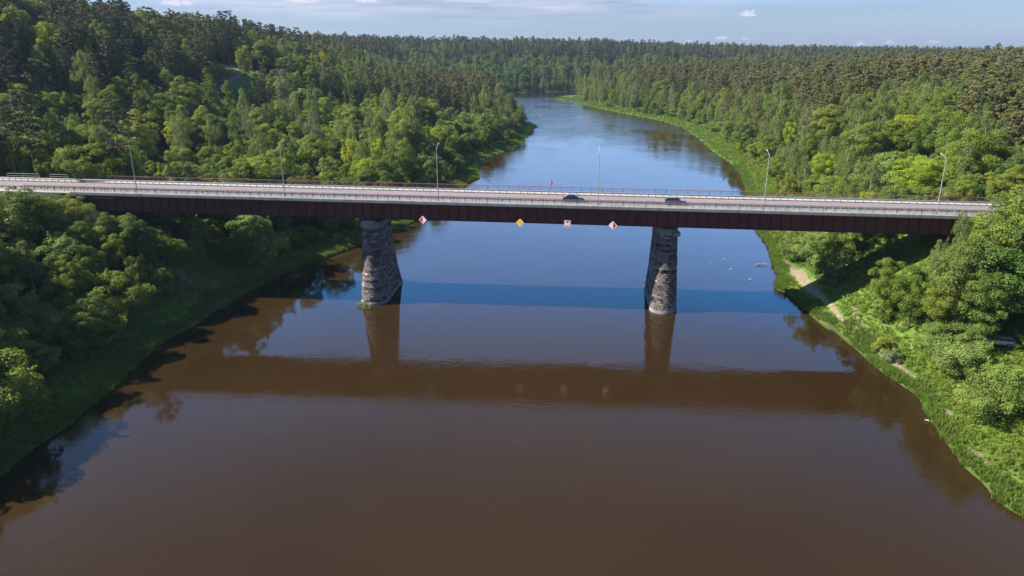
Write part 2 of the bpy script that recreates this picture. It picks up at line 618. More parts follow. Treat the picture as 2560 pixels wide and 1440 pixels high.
def water_mat():
    def b(t):
        geo = t.new('ShaderNodeNewGeometry').outputs['Position']
        big = t.noise(t.mapping(geo, (.011, .006, 1)), 1, 4, .55, .6)
        mid = t.noise(t.mapping(geo, (.05, .03, 1)), 1, 5, .6, .8)
        col = t.ramp(t.noise(t.mapping(geo, (.02, .012, 1)), 1, 5, .6, .5),
                     [(.3, (.026, .0145, .0052)), (.7, (.036, .021, .0075))])
        sp_ = t.new('ShaderNodeSeparateXYZ')
        t.l.new(geo, sp_.inputs[0])
        # riffle between the near bend and the spit
        rif = t.math('MULTIPLY', t.ramp(t.math('DIVIDE', sp_.outputs[1], 1000), [(.40, 0.), (.53, .75), (.62, 1.), (.78, .9), (.84, .1)]), 1.0)
        calm = t.ramp(t.math('ADD', t.math('MULTIPLY', big, .55), t.math('MULTIPLY', mid, .45)), [(.42, .10), (.60, 1.5)])
        amp = t.math('ADD', t.math('MULTIPLY', calm, 1.2), t.math('MULTIPLY', rif, t.math('ADD', 1.2, t.math('MULTIPLY', calm, 3.2))))
        w1 = t.noise(t.mapping(geo, (.55, .95, 1)), 1, 4, .6, .4)
        w2 = t.noise(t.mapping(geo, (2.1, 3.2, 1)), 1, 3, .6, .3)
        w3 = t.noise(t.mapping(geo, (.14, .24, 1)), 1, 3, .5, .6)
        h = t.math('ADD', t.math('ADD', t.math('MULTIPLY', w1, .06), t.math('MULTIPLY', w2, .018)), t.math('MULTIPLY', w3, .07))
        h = t.math('MULTIPLY', h, t.math('MULTIPLY', amp, t.ramp(t.math('DIVIDE', sp_.outputs[1], 1000), [(.14, .42), (.30, 1.)])))
        nb = t.new('ShaderNodeBump')
        nb.inputs['Strength'].default_value = .55
        nb.inputs['Distance'].default_value = 1.0
        t.l.new(h, nb.inputs['Height'])
        rough = t.math('ADD', .03, t.math('MULTIPLY', amp, .016))
        return principled(t, col, rough, 0, .5, nb.outputs[0], IOR=1.38)
    return material('river water', b)


# ------------------------------------------------------------------ ground, water, haze
ny, nx = _X.shape
tv = np.stack([_X.ravel(), _Y.ravel(), _H.ravel()], 1)
ii, jj = np.meshgrid(np.arange(nx - 1), np.arange(ny - 1))
q0 = (jj * nx + ii).ravel()
tl = np.stack([q0, q0 + 1, q0 + nx + 1, q0 + nx], 1).ravel()
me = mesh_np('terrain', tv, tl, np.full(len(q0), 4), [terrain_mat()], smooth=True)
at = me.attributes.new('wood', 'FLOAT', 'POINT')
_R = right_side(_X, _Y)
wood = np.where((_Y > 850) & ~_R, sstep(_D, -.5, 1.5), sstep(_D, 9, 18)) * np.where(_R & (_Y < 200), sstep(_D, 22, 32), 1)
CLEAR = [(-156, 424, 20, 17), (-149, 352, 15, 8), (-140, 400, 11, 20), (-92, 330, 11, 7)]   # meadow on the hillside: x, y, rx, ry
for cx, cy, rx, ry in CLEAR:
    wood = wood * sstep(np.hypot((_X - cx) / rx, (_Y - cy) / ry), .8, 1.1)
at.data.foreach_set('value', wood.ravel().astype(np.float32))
at = me.attributes.new('mud', 'FLOAT', 'POINT')
at.data.foreach_set('value', (1 - sstep(_D, -.3, .5)).ravel().astype(np.float32))
terrain = bpy.data.objects.new('ground', me)
COL.objects.link(terrain)
tag(terrain, 'green grassy river banks rising to wooded hills', 'ground', kind='structure')

mb = MB()
mb.face([(-220, -420, 0), (1500, -420, 0), (1500, 1250, 0), (-220, 1250, 0)])
river = mb.build('river', water_mat())
tag(river, 'wide brown river reflecting blue sky', 'river', kind='structure')
# ------------------------------------------------------------------ haze: thin even air round the whole place
hz_m = bpy.data.materials.new('haze air')
hz_m.use_nodes = True
ht = NT(hz_m.node_tree)
ht.n.clear()
pv = ht.new('ShaderNodeVolumePrincipled')
pv.inputs['Color'].default_value = (.55, .74, 1.0, 1)
pv.inputs['Density'].default_value = HAZE
pv.inputs['Anisotropy'].default_value = .3
ho = ht.new('ShaderNodeOutputMaterial')
ht.l.new(pv.outputs[0], ho.inputs['Volume'])
hb = MB()
hb.box((-6300, -700, -4), (6300, 6900, 130))
hzo = hb.build('haze', hz_m)
tag(hzo, 'thin pale blue summer haze over the river valley', kind='stuff')
#STAGE1

# ------------------------------------------------------------------ bridge
S_END = 91.5                       # the steel girders run from -S_END to S_END
S_ROAD = 175
bloc = W(0, 6)
bridge = empty('bridge', bloc, 'long dark red steel girder road bridge on tall tapered stone piers', 'bridge')


def fb(s, off, dz=0.0):
    return W(s, off, dz) - bloc


def flr(loc):
    return lambda s, off, dz=0.0: W(s, off, dz) - loc


# deck slab with its edge beams
mb = MB()
mb.prism([(-.62, -.62), (-.62, -.12), (12.72, -.12), (12.72, -.62), (12.3, -.75), (-.2, -.75)], -S_END - 2, S_END + 2, fb)
mb.build('deck_slab', M['concrete'], bridge)
for o0, o1 in ((-.78, -.28), (12.38, 12.88)):
    mb = MB()
    s = -S_END - 2
    while s < S_END + 2:
        e = min(s + 5.98, S_END + 2)
        mb.prism([(o0, -.52), (o0, -.02), (o0 + .06, .10), (o1 - .04, .12), (o1, .05), (o1, -.52)], s, e, fb)
        s += 6
    mb.build('edge_beam', M['coping'], bridge)
mb = MB()
mb.prism([(9.95, -.1), (9.95, .09), (12.36, .09), (12.36, -.1)], -S_END - 2, S_END + 2, fb)
mb.build('sidewalk', M['sidewalk'], bridge)
mb = MB()
mb.prism([(-.26, -.1), (-.26, .07), (.95, .07), (.95, -.1)], -S_END - 2, S_END + 2, fb)
mb.build('kerb_strip', M['sidewalk'], bridge)
# two plate girders, each with vertical stiffeners
for og, sg in ((1.0, -1), (11.2, 1)):
    mb = MB()
    mb.prism([(og - .03, -4.12), (og - .03, -.74), (og + .03, -.74), (og + .03, -4.12)], -S_END, S_END, fb)
    mb.prism([(og - .34, -4.17), (og - .34, -4.12), (og + .34, -4.12), (og + .34, -4.17)], -S_END, S_END, fb)
    mb.prism([(og - .3, -.80), (og - .3, -.752), (og + .3, -.752), (og + .3, -.80)], -S_END, S_END, fb)
    mb.prism([(og + sg * .032, -2.02), (og + sg * .032, -1.98), (og + sg * .06, -1.98), (og + sg * .06, -2.02)], -S_END, S_END, fb)
    g = mb.build('girder', M['girder'], bridge)
    a_, b_ = sorted((og + sg * .031, og + sg * .28))
    mb = MB()
    mb.prism([(a_, -4.119), (a_, -.801), (b_, -.801), (b_, -4.119)], -.02, .02, lambda s, off, dz: W(s, off, dz) - W(0, og, 0))
    first = mb.build('stiffener', M['girder_dark'], g, loc=fb(-S_END + .5, og, 0))
    s = -S_END + 2.5
    while s < S_END:
        c = first.copy()
        COL.objects.link(c)
        c.location = fb(s, og, 0)
        s += 2.0
# cross frames and bottom bracing between the girders
mb = MB()
s = -S_END + .5
k = 0
while s < S_END:
    for dz in (-3.9, -1.1):
        mb.prism([(1.1, dz - .1), (1.1, dz + .1), (11.1, dz + .1), (11.1, dz - .1)], s - .06, s + .06, fb)
    if s + 8 < S_END:
        a_, b_ = (1.2, 11.0) if k % 2 else (11.0, 1.2)
        mb.tube([fb(s, a_, -4.0), fb(s + 8, b_, -4.0)], [.09, .09], 4)
    s += 8
    k += 1
mb.build('cross_bracing', M['girder_dark'], bridge)
mb = MB()
mb.tube([fb(-90, .62, -1.35), fb(-84.5, .62, -1.35)], [.09, .09], 6)
mb.build('drain_pipe', M['galv'], bridge)

# road: separate setting sheet, 4 mm above the slab
mb = MB()
road_me = bpy.data.meshes.new('road')
rv, rf, ruv = [], [], []
ss = list(np.arange(-S_ROAD, S_ROAD + 1, 5.0))
offs = [.96, 3.2, 5.42, 7.7, 9.94]
for s in ss:
    for o in offs:
        rv.append(tuple(W(s, o, -.095 + .1 * (1 - abs(o - 5.45) / 4.5))))
        ruv.append((s, o))
nO = len(offs)
for i in range(len(ss) - 1):
    for j in range(nO - 1):
        rf.append((i * nO + j, (i + 1) * nO + j, (i + 1) * nO + j + 1, i * nO + j + 1))
road_me.from_pydata(rv, [], rf)
uvl = road_me.uv_layers.new(name='UVMap')
for lp in road_me.loops:
    uvl.data[lp.index].uv = ruv[lp.vertex_index]
road_me.materials.append(M['road'])
road = bpy.data.objects.new('road', road_me)
COL.objects.link(road)
tag(road, 'pale grey two lane road across the bridge', 'road', kind='structure')
mb = MB()
s = -S_ROAD
while s < S_ROAD:
    mb.face([W(s, 5.39, .012), W(s + 3, 5.39, .012), W(s + 3, 5.51, .012), W(s, 5.51, .012)])
    s += 9
for o in (1.35, 9.5):
    mb.face([W(-S_ROAD, o - .05, -.085 + .02), W(S_ROAD, o - .05, -.085 + .02), W(S_ROAD, o + .05, -.085 + .02), W(-S_ROAD, o + .05, -.085 + .02)])
mk = mb.build('road_marking', weathered('worn white line', (.42, .40, .38), (.62, .6, .58), 2, .8))
tag(mk, 'thin worn white lane lines', 'marking', kind='structure')
mb = MB()
for s0, s1 in ((-S_ROAD, -S_END - 2.0), (S_END + 2.0, S_ROAD)):
    mb.prism([(-1.2, -.3), (-1.2, -.06), (.95, .02), (.95, -.3)], s0, s1, lambda s, o, z: W(s, o, z))
    mb.prism([(9.95, -.3), (9.95, .06), (12.6, .06), (13.4, -.3)], s0, s1, lambda s, o, z: W(s, o, z))
    mb.prism([(.951, -.4), (.951, -.11), (9.949, -.11), (9.949, -.4)], s0, s1, lambda s, o, z: W(s, o, z))
sh = mb.build('pavement', M['concrete'])
tag(sh, 'pale concrete verges beside the approach road', 'pavement', kind='structure')


# piers: every block is its own faceted stone standing a little proud
def pier_outline(z, n=64):
    """stadium outline in (ds, off) at height z over the water, ccw"""
    q = z / 17.4
    hw = 2.72 - .62 * q ** .8
    near = -1.5 + 3.0 * q
    farr = 17.6 - 5.6 * (1 - (1 - q) ** 2.1)
    lead = hw * 1.02
    pts = []
    h = n // 4
    for i in range(h + 1):
        a = math.pi * i / h
        pts.append((math.cos(a + math.pi) * hw, near + lead - math.sin(a) * lead))
    for i in range(1, h):
        t = i / h
        pts.append((hw, near + lead + (farr - near - 2 * lead) * t))
    for i in range(h + 1):
        a = math.pi * i / h
        pts.append((math.cos(a) * hw, farr - lead + math.sin(a) * lead))
    for i in range(1, h):
        t = i / h
        pts.append((-hw, farr - lead - (farr - near - 2 * lead) * t))
    return np.array(pts)


def along(poly, u):
    """point at arc fraction u of a closed outline"""
    P = np.vstack([poly, poly[:1]])
    L = np.concatenate([[0], np.cumsum(np.hypot(*np.diff(P, axis=0).T))])
    x = (u % 1.0) * L[-1]
    return np.array([np.interp(x, L, P[:, 0]), np.interp(x, L, P[:, 1])])


def make_pier(s0, rng, damaged):
    base = W(s0, 8, 0, deck=False)
    root = empty('pier', base)
    root.parent = bridge
    root.location = base - bloc

    def loc(ds, off, z):
        return W(s0 + ds, off, z, deck=False) - base
    # mortar core
    zs = np.linspace(-2.5, 17.0, 24)
    core = MB()
    rings = []
    for z in zs:
        o = pier_outline(max(z, 0))
        rings.append(o)
    n = len(rings[0])
    for k, z in enumerate(zs):
        for p in rings[k]:
            core.v.append(tuple(loc(p[0] * .99, 8 + (p[1] - 8) * .995, z)))
    for k in range(len(zs) - 1):
        for i in range(n):
            j = (i + 1) % n
            core.f.append([k * n + i, k * n + j, (k + 1) * n + j, (k + 1) * n + i])
            core.m.append(0)
    core.f.append([(len(zs) - 1) * n + i for i in range(n)])
    core.m.append(0)
    # stones
    course = .52
    z = .55
    tones = []
    sv, sf = [], []
    row = 0
    while z + course < 15.9:
        zt = z + course
        o0, o1 = pier_outline(z), pier_outline(zt)
        per = np.hypot(*np.diff(np.vstack([o0, o0[:1]]), axis=0).T).sum()
        nb = int(per / .92)
        cuts = (np.arange(nb) + (.5 if row % 2 else 0) + rng.uniform(-.16, .16, nb)) / nb
        rowtone = rng.uniform(-.22, .22)
        for i in range(nb):
            u0, u1 = cuts[i], cuts[(i + 1) % nb] + (1 if i == nb - 1 else 0)
            g = .018 / per
            gz = .03
            um = (u0 + u1) / 2
            a0, a1, am = along(o0, u0 + g), along(o0, u1 - g), along(o0, um)
            b0, b1 = along(o1, u0 + g), along(o1, u1 - g)
            tdir = a1 - a0
            nrm = np.array([tdir[1], -tdir[0]])
            nrm = nrm / (np.linalg.norm(nrm) + 1e-9)
            pr = rng.uniform(.03, .12)
            ins = .07
            c = (a0 + a1 + b0 + b1) / 4
            back = [(*a0, z + gz), (*a1, z + gz), (*b1, zt - gz), (*b0, zt - gz)]
            front = []
            for q in back:
                v2 = np.array(q[:2])
                f2 = v2 + (c - v2) * ins + nrm * (pr + rng.uniform(-.02, .03))
                front.append((f2[0], f2[1], q[2] + (z + course / 2 - q[2]) * .12))
            b = len(sv)
            for q in back + front:
                sv.append(tuple(loc(q[0], q[1], q[2])))
            sf += [[b + 4, b + 5, b + 6, b + 7], [b, b + 1, b + 5, b + 4], [b + 1, b + 2, b + 6, b + 5],
                   [b + 2, b + 3, b + 7, b + 6], [b + 3, b, b + 4, b + 7]]
            tn = float(np.clip(rng.beta(2.2, 2.2) + rowtone, 0, 1))
            tones += [tn] * 5
        z = zt
        row += 1
    core_o = core.build('core', M['mortar'], root, smooth=False)
    me_ = bpy.data.meshes.new('stonework')
    me_.from_pydata(sv, [], sf)
    me_.materials.append(M['stone'])
    a = me_.attributes.new('tone', 'FLOAT', 'FACE')
    a.data.foreach_set('value', tones)
    so = bpy.data.objects.new('stonework', me_)
    COL.objects.link(so)
    so.parent = root
    # footing ring at the water
    ft = MB()
    lo, hi_ = pier_outline(0), pier_outline(.55)
    for i in range(n):
        j = (i + 1) % n

        def ex(p, f):
            return (p[0] * f, 8 + (p[1] - 8) * (1 + (f - 1) * .28))
        a0, a1, b0, b1 = ex(lo[i], 1.07), ex(lo[j], 1.07), ex(hi_[i], 1.05), ex(hi_[j], 1.05)
        ft.face([loc(*a0, -1.5), loc(*a1, -1.5), loc(*b1, .5), loc(*b0, .5)])
        c0, c1 = ex(hi_[i], .98), ex(hi_[j], .98)
        ft.face([loc(*b0, .5), loc(*b1, .5), loc(*c1, .62), loc(*c0, .62)])
    ft.build('footing', M['waterline'], root)
    # cap: moulded ring and rounded ends
    cp = MB()
    prof = [(1.01, 15.85), (1.09, 16.0), (1.09, 16.25), (1.02, 16.35), (1.02, 17.15), (.97, 17.35)]
    ring = []
    for f, z in prof:
        o = pier_outline(15.9)
        if damaged:
            f2 = f
        ring.append([((p[0]) * f, 8 + (p[1] - 8) * (1 + (f - 1) * .3), z) for p in o])
    for k in range(len(prof) - 1):
        for i in range(n):
            j = (i + 1) % n
            cp.face([loc(*ring[k][i]), loc(*ring[k][j]), loc(*ring[k + 1][j]), loc(*ring[k + 1][i])])
    cp.face([loc(*q) for q in ring[-1]])
    if damaged:
        for q in ((2.0, .9, 16.2, .75), (1.5, .45, 16.0, .6), (-1.2, .2, 16.1, .5)):
            for k in range(3):
                x, y, zz, r_ = q[0] * .92 + rng.uniform(-.2, .2), q[1] + .7 + rng.uniform(-.2, .2), q[2] + rng.uniform(-.3, .3), q[3] * rng.uniform(.5, .8)
                c8 = [(x + sx * r_ * rng.uniform(.7, 1), y + sy * r_ * rng.uniform(.7, 1), zz + sz * r_ * rng.uniform(.5, .8))
                      for sz in (-1, 1) for sx, sy in ((-1, -1), (1, -1), (1, 1), (-1, 1))]
                cp.hexa([loc(*c) for c in c8])
    else:
        # raised rounded block with vertical grooves on the upstream end
        for i in range(14):
            a = math.pi * (i + .5) / 14
            x, y = -math.cos(a) * 2.0, 2.8 - math.sin(a) * 2.2
            cp.box((x - .2, y - .2, 16.3), (x + .2, y + .25, 17.42), 0, loc)
    cp.build('cap', M['cap'], root)
    zb = BD + BG * s0 - 4.17
    for o in (1.0, 11.2):
        bb = MB()
        bb.box((-1.2, o - .75, 17.3), (1.2, o + .75, zb - .42), 0, loc)
        bb.build('plinth', M['cap'], root)
        bb = MB()
        bb.box((-.7, o - .4, zb - .42), (.7, o + .4, zb - .22), 0, loc)
        bb.box((-.35, o - .32, zb - .22), (.35, o + .32, zb - .005), 0, loc)
        bb.build('bearing', M['girder_dark'], root)
    return root


rngp = np.random.default_rng(5)
p1 = make_pier(-29.9, rngp, False)
p2 = make_pier(31.4, rngp, True)
p1['label'] = 'left stone pier with green plants at its foot'
p2['label'] = 'right stone pier with a crumbled cap'


def abutment(sg):
    sA = sg * 91.0
    z0 = float(ground(*W(sA - sg * 4, 6)[:2])) - 3
    ab = MB()
    top = BD + BG * sA - 4.35
    z = z0
    rr = np.random.default_rng(8 + sg)
    while z < top:
        zt = min(z + .6, top)
        for (a0, b0, a1, b1) in (((-2.4, -1.0, 2.4, -1.0)), (2.4, -1.0, 2.4, 13.0), (-2.4, -1, -2.4, 13.0)):
            L = math.hypot(a1 - a0, b1 - b0)
            k = max(1, round(L / 1.2))
            for i in range(k):
                t0, t1 = i / k + .01, (i + 1) / k - .01
                pr = rr.uniform(.02, .09)
                nx_, ny_ = (b1 - b0) / L, -(a1 - a0) / L
                if a0 == -2.4 and a1 == -2.4:
                    nx_, ny_ = -1, 0
                c = [(a0 + (a1 - a0) * t, b0 + (b1 - b0) * t) for t in (t0, t1)]
                pts = [(c[0][0] + nx_ * pr, c[0][1] + ny_ * pr, z + .02), (c[1][0] + nx_ * pr, c[1][1] + ny_ * pr, z + .02),
                       (c[1][0] + nx_ * pr, c[1][1] + ny_ * pr, zt - .02), (c[0][0] + nx_ * pr, c[0][1] + ny_ * pr, zt - .02)]
                ab.face([W(sA + q[0], q[1], q[2], False) - bloc for q in pts])
        z = zt
    ab.box((-2.4, -1, z0), (2.4, 13, top), 0, lambda a, b_, c: W(sA + a, b_, c, False) - bloc)
    ab.box((-2.6, -1.25, top), (1.4 if sg < 0 else 2.6, 13.3, top + .35), 0, lambda a, b_, c: W(sA + a, b_, c, False) - bloc)
    me_o = ab.build('abutment', M['cap'], bridge)
    # backwall and short concrete approach beam beyond it
    bw = MB()
    s0, s1 = (sA + sg * .7, sA + sg * 14)
    s0, s1 = min(s0, s1), max(s0, s1)
    bw.prism([(-.15, -1.9), (-.15, -.78), (12.2, -.78), (12.2, -1.9)], s0, s1, fb)
    bw.prism([(-.55, -.6), (-.55, -.13), (12.8, -.13), (12.8, -.6)], s0 if sg < 0 else s0 + 1.9, s1 if sg > 0 else s1 - 1.9, fb)
    bw.build('approach_beam', M['coping'], bridge)


abutment(-1)
abutment(1)


# railings and guardrails
def railing(off, s0, s1, label, face):
    base = W(s0, off, .1)
    root = empty('railing', base, label, 'railing', 'red topped railings of the bridge')
    F = flr(base)
    mb_ = MB()
    mb_.prism([(off - .045, 1.16), (off - .045, 1.22), (off + .045, 1.22), (off + .045, 1.16)], s0, s1, F)
    mb_.build('handrail', M['red_rail'], root)
    mb_ = MB()
    for dz in (.20, 1.08):
        mb_.prism([(off - .02, dz), (off - .02, dz + .035), (off + .02, dz + .035), (off + .02, dz)], s0, s1, F)
    s = s0 + .15
    while s < s1:
        mb_.box((s - .008, off - .008, .235), (s + .008, off + .008, 1.08), 0, F)
        s += .15
    mb_.build('bars', M['baluster'], root)
    first = None
    s = s0 + .1
    k = 0
    while s < s1:
        if first is None:
            m_ = MB()
            m_.box((-.035, -.03, 0), (.035, .03, 1.06))
            m_.box((-.07, -.07, -.02), (.07, .07, .02))
            first = m_.build('post', M['baluster'], root, loc=F(s, off, .1))
        elif k < 100:
            c = first.copy()
            COL.objects.link(c)
            c.location = F(s, off, .1)
        s += 2.25
        k += 1
    return root


def guardrail(off, s0, s1, label, side, postmat):
    """side: the direction (in off) of the road seen from the rail"""
    base = W(s0, off, .08)
    root = empty('guardrail', base, label, 'guardrail', 'steel guardrails of the bridge')
    F = flr(base)
    mb_ = MB()
    x = off + side * .17
    pr = [(x, .44), (x + side * .08, .49), (x + side * .08, .53), (x, .585), (x, .615), (x + side * .08, .67), (x + side * .08, .71), (x, .76),
          (x - side * .006, .76), (x + side * .07, .705), (x + side * .07, .675), (x - side * .01, .62), (x - side * .01, .58),
          (x + side * .07, .525), (x + side * .07, .495), (x - side * .006, .44)]
    mb_.prism(pr, s0, s1, F)
    mb_.build('beam', M['galv'], root)
    s = s0 + .4
    k = 0
    first = None
    rest = MB()
    while s < s1:
        if k < 100:
            if first is None:
                m_ = MB()
                m_.box((-.065, -.06, 0), (.065, .06, .70))
                m_.box((-.05, .06 if side > 0 else -.16, .5), (.05, .16 if side > 0 else -.06, .70))
                first = m_.build('post', postmat, root, loc=F(s, off, .07))
            else:
                c = first.copy()
                COL.objects.link(c)
                c.location = F(s, off, .07)
        else:
            p_ = F(s, off, .07)
            rest.box((p_[0] - .065, p_[1] - .06, p_[2]), (p_[0] + .065, p_[1] + .06, p_[2] + .70))
        s += 1.5
        k += 1
    if rest.v:
        r = rest.build('posts', postmat, root)
        r['kind'] = 'stuff'
    return root


railing(-.45, -104, 100, 'red topped railing along the bridge edge nearest the viewer', -1)
railing(12.5, -101, 100, 'red topped railing beyond the sidewalk on the upstream edge of the bridge', 1)
guardrail(.62, -112, 110, 'grey guardrail on pale posts seen from behind, nearer the viewer', 1, M['post_grey'])
guardrail(10.15, -130, 118, 'grey guardrail beside the sidewalk on the upstream side of the road', -1, M['post_grey'])
# pale tubular barrier where the road leaves the bridge on the left
tb = empty('barrier', W(-103, 13.2), 'pale tubular barrier beside the road at the left end of the bridge', 'barrier')
for (a0, a1) in ((-119, -111), (-108.4, -104)):
    m_ = MB()
    F = flr(W(-103, 13.2))
    m_.tube([F(a0, 13.2, 0), F(a0, 13.2, .95), F(a0 + .2, 13.2, 1.08), F(a1 - .2, 13.2, 1.08), F(a1, 13.2, .95), F(a1, 13.2, 0)], [.05] * 6, 6)
    m_.tube([F(a0, 13.2, .55), F(a1, 13.2, .55)], [.04, .04], 6)
    if a1 - a0 > 5:
        m_.tube([F((a0 + a1) / 2, 13.2, 0), F((a0 + a1) / 2, 13.2, 1.05)], [.045, .045], 6)
    m_.build('rail_frame', M['tube_grey'], tb)

# ------------------------------------------------------------------ street lamps
LBL = ['leftmost of the six street lamps, above bushes at the left end of the bridge',
       'second street lamp from the left, in front of the leafy left bank',
       'third street lamp from the left, right of the left pier',
       'street lamp standing between the two cars, against the open river',
       'street lamp right of the right pier, before the grassy bank',
       'rightmost street lamp, beside a rounded yellow green tree crown']
ORD = [-78.87 + 32 * i for i in range(6)]
lamp = empty('street_lamp', W(ORD[0], -.3, .05), LBL[0], 'street lamp', 'street lamps along the bridge edge', -BA)
m_ = MB()
m_.tube([(0, 0, 0), (0, 0, 3), (0, 0, 7), (0, 0, 10.1)], [.10, .09, .075, .06], 10)
m_.box((-.17, -.17, -.04), (.17, .17, .03))
m_.build('pole', M['lamp'], lamp, smooth=False)
m_ = MB()
m_.tube([(0, 0, 10.0), (0, .03, 10.35), (0, .2, 10.62), (0, .5, 10.78), (0, 1.9, 11.15)], [.058, .055, .05, .045, .038], 8)
m_.build('arm', M['lamp'], lamp)
m_ = MB()
m_.hexa([(-.10, 1.8, 11.07), (.10, 1.8, 11.07), (.15, 2.55, 11.24), (-.15, 2.55, 11.24), (-.08, 1.8, 11.19), (.08, 1.8, 11.19), (.12, 2.5, 11.36), (-.12, 2.5, 11.36)])
lh = m_.build('lamp_head', M['galv'], lamp, bevel=.02)
m_ = MB()
m_.hexa([(-.08, 2.0, 11.085), (.08, 2.0, 11.085), (.11, 2.45, 11.19), (-.11, 2.45, 11.19), (-.08, 2.0, 11.125), (.08, 2.0, 11.125), (.11, 2.45, 11.225), (-.11, 2.45, 11.225)])
m_.build('lens', M['lens_white'], lh)
for i in range(1, 6):
    copy_thing(lamp, W(ORD[i], -.3, .05), None, LBL[i])


# ------------------------------------------------------------------ navigation signs hung on the girder
def sign(name, px_s, dz, label, cat, build):
    root = empty(name, W(px_s, -.92, dz + .26), label, cat, 'navigation signs hanging under the bridge girder', -BA - .25)
    build(root)
    m = MB()
    m.box((-.03, .05, -.3), (.03, .12, .5))
    m.box((-.03, .12, .42), (.03, 1.75, .5))
    m.box((-.03, .12, -.28), (.03, 1.75, -.20))
    m.box((-.03, 1.68, -.28), (.03, 1.75, .5))
    m.build('bracket', M['galv'], root)


def diamond(root, r, lcol, rcol):
    def plate(rr, y0, y1, mat, nm, half=0):
        m = MB()
        if half == 0:
            P = [(0, -rr), (rr, 0), (0, rr), (-rr, 0)]
        elif half < 0:
            P = [(0, -rr), (0, rr), (-rr, 0)]
        else:
            P = [(0, -rr), (rr, 0), (0, rr)]
        m.face([(x, y0, z) for x, z in P])
        m.face([(x, y1, z) for x, z in P][::-1])
        for i in range(len(P)):
            j = (i + 1) % len(P)
            m.face([(P[i][0], y0, P[i][1]), (P[i][0], y1, P[i][1]), (P[j][0], y1, P[j][1]), (P[j][0], y0, P[j][1])])
        m.build(nm, mat, root)
    plate(r, 0, .05, M['white'], 'plate')
    if lcol == rcol:
        plate(r * .84, -.006, -.001, lcol, 'panel')
    else:
        plate(r * .84, -.006, -.001, lcol, 'panel', -1)
        plate(r * .84, -.006, -.001, rcol, 'panel', 1)


def square(root, r):
    def pl(a, b, y0, y1, mat, nm, pts=None):
        m = MB()
        P = pts or [(-a, -b), (a, -b), (a, b), (-a, b)]
        m.face([(x, y0, z) for x, z in P])
        m.face([(x, y1, z) for x, z in P][::-1])
        for i in range(len(P)):
            j = (i + 1) % len(P)
            m.face([(P[i][0], y0, P[i][1]), (P[i][0], y1, P[i][1]), (P[j][0], y1, P[j][1]), (P[j][0], y0, P[j][1])])
        m.build(nm, mat, root)
    pl(r, r, 0, .05, M['white'], 'plate')
    pl(r * .88, r * .88, -.006, -.001, M['sign_red'], 'border')
    pl(r * .66, r * .66, -.012, -.007, M['white'], 'panel')
    pl(0, 0, -.018, -.013, M['sign_black'], 'arrow', [(-r * .45, r * .66), (0, r * .12), (r * .45, r * .66)])
    # the figures 12 as small strokes
    m = MB()

    def st(x0, z0, x1, z1):
        m.box((min(x0, x1) - .022, -.018, min(z0, z1) - .022), (max(x0, x1) + .022, -.013, max(z0, z1) + .022))
    st(-.16, -.42, -.16, -.10)
    for a_ in ((.03, -.10, .19, -.10), (.19, -.10, .19, -.26), (.03, -.26, .19, -.26), (.03, -.26, .03, -.42), (.03, -.42, .19, -.42)):
        st(*a_)
    m.build('figures', M['plastic'], root)


sign('navigation_sign', -18.1, -4.0, 'diamond sign with red left half and white right half', 'sign', lambda r: diamond(r, .86, M['sign_red'], M['white']))
sign('navigation_sign', 1.75, -4.0, 'orange diamond sign with a white edge', 'sign', lambda r: diamond(r, .84, M['sign_orange'], M['sign_orange']))
sign('navigation_sign', 11.25, -3.95, 'square white sign with red border and black downward wedge', 'sign', lambda r: square(r, .68))
sign('navigation_sign', 20.25, -3.98, 'diamond sign with white left half and red right half', 'sign', lambda r: diamond(r, .86, M['white'], M['sign_red']))
#STAGE2

